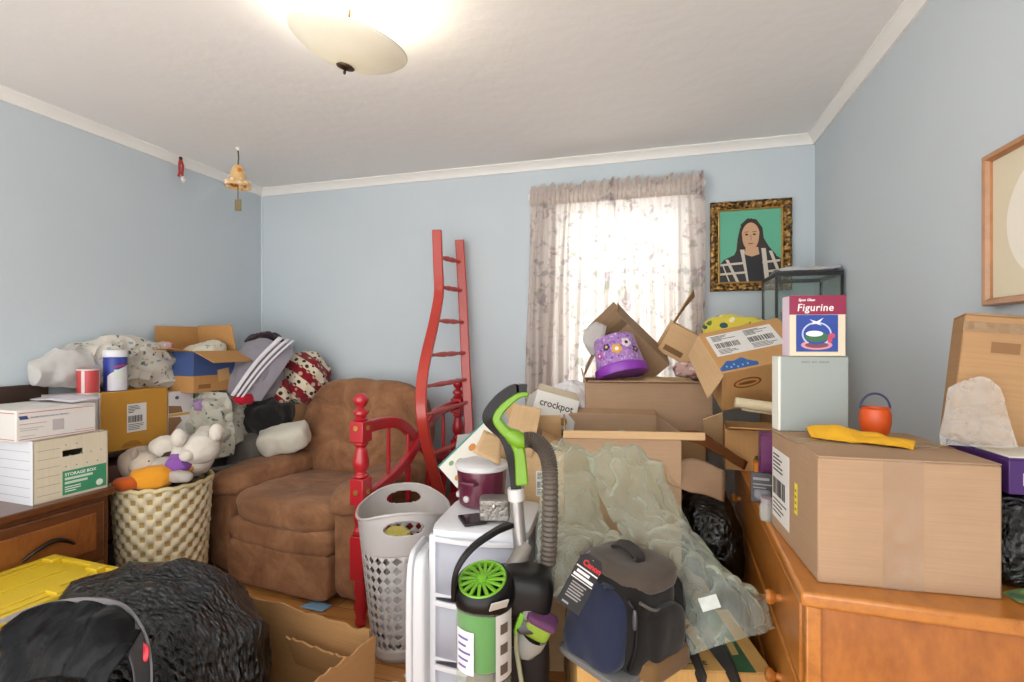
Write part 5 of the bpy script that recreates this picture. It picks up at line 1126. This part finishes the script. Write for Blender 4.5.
fil = MB().blob((bkx, bky, .46), (.31, .31, .28), 2.6, 14, .02, 8, 3).build('plaid_toy', fabric('#5a4a44', .4)); tag(fil, 'dark soft toys underneath, filling the woven basket', 'soft toy')
WHP, GYP = fabric('#d2cbc0', .12, vs=20, bump=.8, bs=120), fabric('#b1a9a0', .12, vs=20, bump=.8, bs=120)
bear = thing('plush_bear', 'white plush bear lying on its back on top of the basket', 'soft toy', TR((-2.295, 2.05, .71), rz=-30) @ Matrix.Scale(1.3, 4))
MB().blob((0, 0, 0), (.17, .16, .15), 2.2, 14, .006, 20, 1).build('body', WHP, bear)
hd2 = MB().blob((.075, .02, .045), (.13, .13, .12), 2.1, 14, .005, 20, 2).build('head', WHP, bear)
for p_ in ((.085, -.055, .095), (.12, .06, .105)): MB().blob(p_, (.062, .05, .07), 2, 8, .004, 30, 3).build('ear', WHP, hd2)
MB().blob((.11, -.035, .03), (.05, .05, .045), 2, 8).build('muzzle', WHP, hd2)
for i, (p_, d_) in enumerate((((-.02, -.085, .05), (.09, .10, .085)), ((-.06, .07, .065), (.10, .09, .09)), ((-.085, -.06, .0), (.11, .09, .085)), ((.03, -.10, -.015), (.08, .10, .07)))): MB().blob(p_, d_, 2.1, 10, .005, 24, 4 + i).build('limb', WHP if i < 2 else GYP, bear)
pig = thing('plush_pig', 'grubby white plush pig with pink snout at left of basket', 'soft toy', TR((-2.47, 1.93, .67), rz=20))
MB().blob((0, 0, .03), (.17, .22, .16), 2.2, 14, .006, 16, 5).build('body', fabric('#b9aa9a'), pig)
ph2 = MB().blob((.055, -.065, .035), (.13, .12, .12), 2.1, 14, .005, 16, 6).build('head', fabric('#bfb1a2'), pig)
MB().blob((.105, -.095, .015), (.06, .06, .055), 2.4, 10).build('snout', fabric('#b98672'), ph2)
for p_ in ((.03, -.10, .09), (.08, -.02, .10)): MB().blob(p_, (.03, .04, .055), 2, 8).build('ear', fabric('#a8988a'), ph2)
for p_ in ((.095, -.10, .055), (.115, -.06, .06)): MB().blob(p_, (.014, .014, .016), 2, 6).build('eye', mat('#171412', .2), ph2)
yt = thing('plush_duck', 'floppy orange yellow soft toy lying in front of the plush pig', 'soft toy', TR((-2.325, 1.87, .65), rz=35) @ Matrix.Scale(1.15, 4))
YEL = fabric('#d9932a', .15)
MB().blob((0, 0, 0), (.16, .12, .10), 2.3, 14, .008, 16, 7).build('body', YEL, yt)
for i, (p_, d_, rz) in enumerate((((-.03, .08, .035), (.07, .14, .05), 20), ((.08, .03, .02), (.14, .06, .05), 10), ((-.08, -.03, -.01), (.10, .07, .06), 0))): MB().blob((0, 0, 0), d_, 2.2, 10, .005, 18, 3 + i, M=TR(p_, rz=rz)).build('limb', YEL if i < 2 else fabric('#b8541e'), yt)
pr = MB().blob((-2.27, 1.955, .70), (.11, .11, .09), 2.5, 12, .012, 12, 4, ridge=.008, rfreq=18).build('purple_toy', fabric('#8a55a8')); tag(pr, 'purple soft toy between the plush bear and orange yellow toy', 'soft toy')
gt = MB().blob((-2.215, 1.91, .655), (.16, .07, .06), 2.3, 12, .008, 12, 5).build('grey_toy', GYP); tag(gt, 'long grey soft toy arm lying over basket rim below plush bear', 'soft toy')
bt = MB().blob((-2.36, 1.965, .745), (.09, .06, .045), 2.3, 10, .008, 12, 6).build('brown_toy', fabric('#4a372e')); tag(bt, 'dark brown soft toy paw between plush pig and purple toy', 'soft toy')

# ------------------------------------------------------------------ tote, black bags, torn carton, floor bits
tt = thing('storage_tote', 'dark blue storage tote with yellow lid before the dark cabinet', 'storage tote', TR((-2.12, 1.14, 0), rz=-3))
b = MB(); b.blob((0, 0, .205), (.36, .54, .41), 9, 10, fn=lambda p, q: Vector((p.x * (.94 + .14 * p.z), p.y * (.94 + .14 * p.z), p.z))); b.build('tub', mat('#222c58', .4, 0, .08), tt)
YL = mat('#d3b42a', .4, 0, .07, 5)
ldm = MB(); ldm.blob((0, 0, .425), (.41, .60, .036), 8, 12); ldm.blob((0, 0, .446), (.33, .50, .022), 10, 10)
ldm.build('lid', YL, tt); b = MB()
for x in (-.13, 0, .13): b.bx(x - .008, x + .008, -.22, .22, .455, .462)
for y in (-.285, .285): b.bx(-.2, .2, y - .012, y + .012, .436, .456)
for x in (-.19, .19): b.bx(x - .012, x + .012, -.29, .29, .436, .456)
for (x, y) in ((-.15, .26), (.1, .26), (.165, .1)): b.bx(x - .03, x + .03, y - .02, y + .02, .44, .464)
b.build('lid_rib', YL, tt, bevel=.005)

KG = board('#a97f52', axis=1)
tcm = TR((-1.235, 1.315, 0), rz=-9)
tcn = thing('cardboard_box', 'torn open carton on the floor in front of the recliner holding a black bag', 'cardboard box', tcm)
cw_, cd_, chh = .58, .44, .34
def torn(L, H, seed, tilt=0):
    rn = random.Random(seed); k = 22; top = [(L * (1 - i / k), H + rn.uniform(-.008, .006) + tilt * (1 - i / k)) for i in range(k + 1)]
    return [(0, 0), (L, 0)] + top
b = MB(); b.bx(-cw_ / 2, cw_ / 2, -cd_ / 2, cd_ / 2, 0, .006); b.build('carton_floor', KG, tcn)
MB().prism(torn(cw_, chh, 2), -.007, 0, FM('front', (-cw_ / 2, cd_ / 2, 0))).build('side_panel', KG, tcn)
MB().prism(torn(cd_, chh, 3), 0, .007, FM('right', (cw_ / 2, -cd_ / 2, 0)) @ TR(rx=4)).build('side_panel', KG, tcn)
MB().prism(torn(cd_, chh * .8, 5), -.007, 0, FM('right', (-cw_ / 2, -cd_ / 2, 0))).build('side_panel', KG, tcn)
MB().prism(torn(cw_, chh * .8, 4), 0, .007, FM('front', (-cw_ / 2, -cd_ / 2, 0))).build('side_panel', KG, tcn)
MB().prism(torn(.33, .12, 7), 0, .007, FM('front', (-.03, cd_ / 2 - .008, .16)) @ TR(rx=20)).build('flap', KG, tcn)
bagA = thing('black_bag', 'large shiny black rubbish bag stuffed in the torn carton', 'bag', TR((-1.50, 1.22, 0)))
b = MB(); b.blob((-.02, -.01, .30), (.68, .46, .56), 2.3, 52, .05, 3, 4, ridge=.016, rfreq=6, fn=lambda p, q: Vector((p.x, p.y, p.z - .10 * max(0, p.x - .05) + .06 * max(0, -p.x))))
b.build('bag_body', blackbag('black_bag_film', 15, .9), bagA, smooth=80)
bagB = thing('black_bag', 'open black rubbish bag nearest the camera with a red drawstring', 'bag', TR((-1.36, .80, 0)))
b = MB(); b.blob((0, -.02, .27), (.50, .46, .54), 2.5, 40, .04, 3.4, 9, ridge=.014, rfreq=6)
fb2 = blackbag('black_bag_film_loose', 10, .75); b.build('bag_body', fb2, bagB, smooth=80)
b = MB(); b.patch([[P(0, 622, 1.22), P(40, 606, 1.20), P(85, 600, 1.17), P(122, 606, 1.13), P(142, 630, 1.08)], [P(0, 634, 1.16), P(40, 622, 1.14), P(82, 618, 1.10), P(112, 628, 1.06), P(128, 650, 1.02)],
                   [P(-5, 655, 1.12), P(40, 648, 1.08), P(78, 645, 1.05), P(100, 655, 1.02), P(112, 672, 1.0)], [P(-5, 690, 1.08), P(35, 680, 1.05), P(70, 678, 1.02), P(90, 684, 1.0), P(104, 700, .98)]], 40, 30, .010, 7, 3, .012, 8)
b.build('open_mouth', mat('#0c0c0e', .3, 0, .2, 8, .5, 14, spec=.12, bd=.02), bagB, world=True, solid=.002, smooth=80)
MB().rectsweep(dense([P(-6, 624, 1.225), P(40, 607, 1.205), P(85, 600, 1.175), P(122, 606, 1.135), P(142, 630, 1.085), P(150, 660, 1.065), P(152, 705, 1.045)], 8), .012, .004, UP).build('mouth_hem', mat('#6a6768', .3, 0, .2), bagB, world=True)
b = MB(); b.patch([[P(122, 607, 1.133), P(142, 631, 1.083), P(150, 661, 1.063), P(152, 705, 1.043)], [P(118, 640, 1.06), P(128, 655, 1.03), P(134, 680, 1.02), P(134, 710, 1.0)]], 24, 10, .004, 12); b.build('mouth_side', mat('#3b3a3c', .28, 0, .2), bagB, world=True, solid=.002)
MB().patch([[P(141, 640, 1.072), P(149, 648, 1.062), P(148, 660, 1.055)], [P(134, 657, 1.05), P(141, 660, 1.05), P(146, 662, 1.052)]], 6, 4).build('drawstring', mat('#cc2c3c', .4), bagB, world=True, solid=.003)

cbl = MB().tube(dense([Vector(p) for p in ((-1.02, 1.66, .006), (-.93, 1.70, .03), (-.86, 1.66, .008), (-.90, 1.58, .006), (-.84, 1.54, .02), (-.80, 1.60, .006), (-.86, 1.74, .006), (-.94, 1.78, .006))], 8), .005, 8).build('power_cord', mat('#d6d2cc', .4)); tag(cbl, 'white power cord on the floor by the grey laundry basket', 'cord')
bpz = MB().patch([[(-1.67, 2.10, .004), (-1.6, 2.09, .008), (-1.54, 2.09, .005)], [(-1.66, 2.16, .006), (-1.6, 2.16, .014), (-1.53, 2.16, .006)]], 8, 5, .004, 14).build('blue_paper', mat('#7fa3c0', .6), solid=.002, off=1); tag(bpz, 'light blue paper on the floor under the recliner front', 'paper')
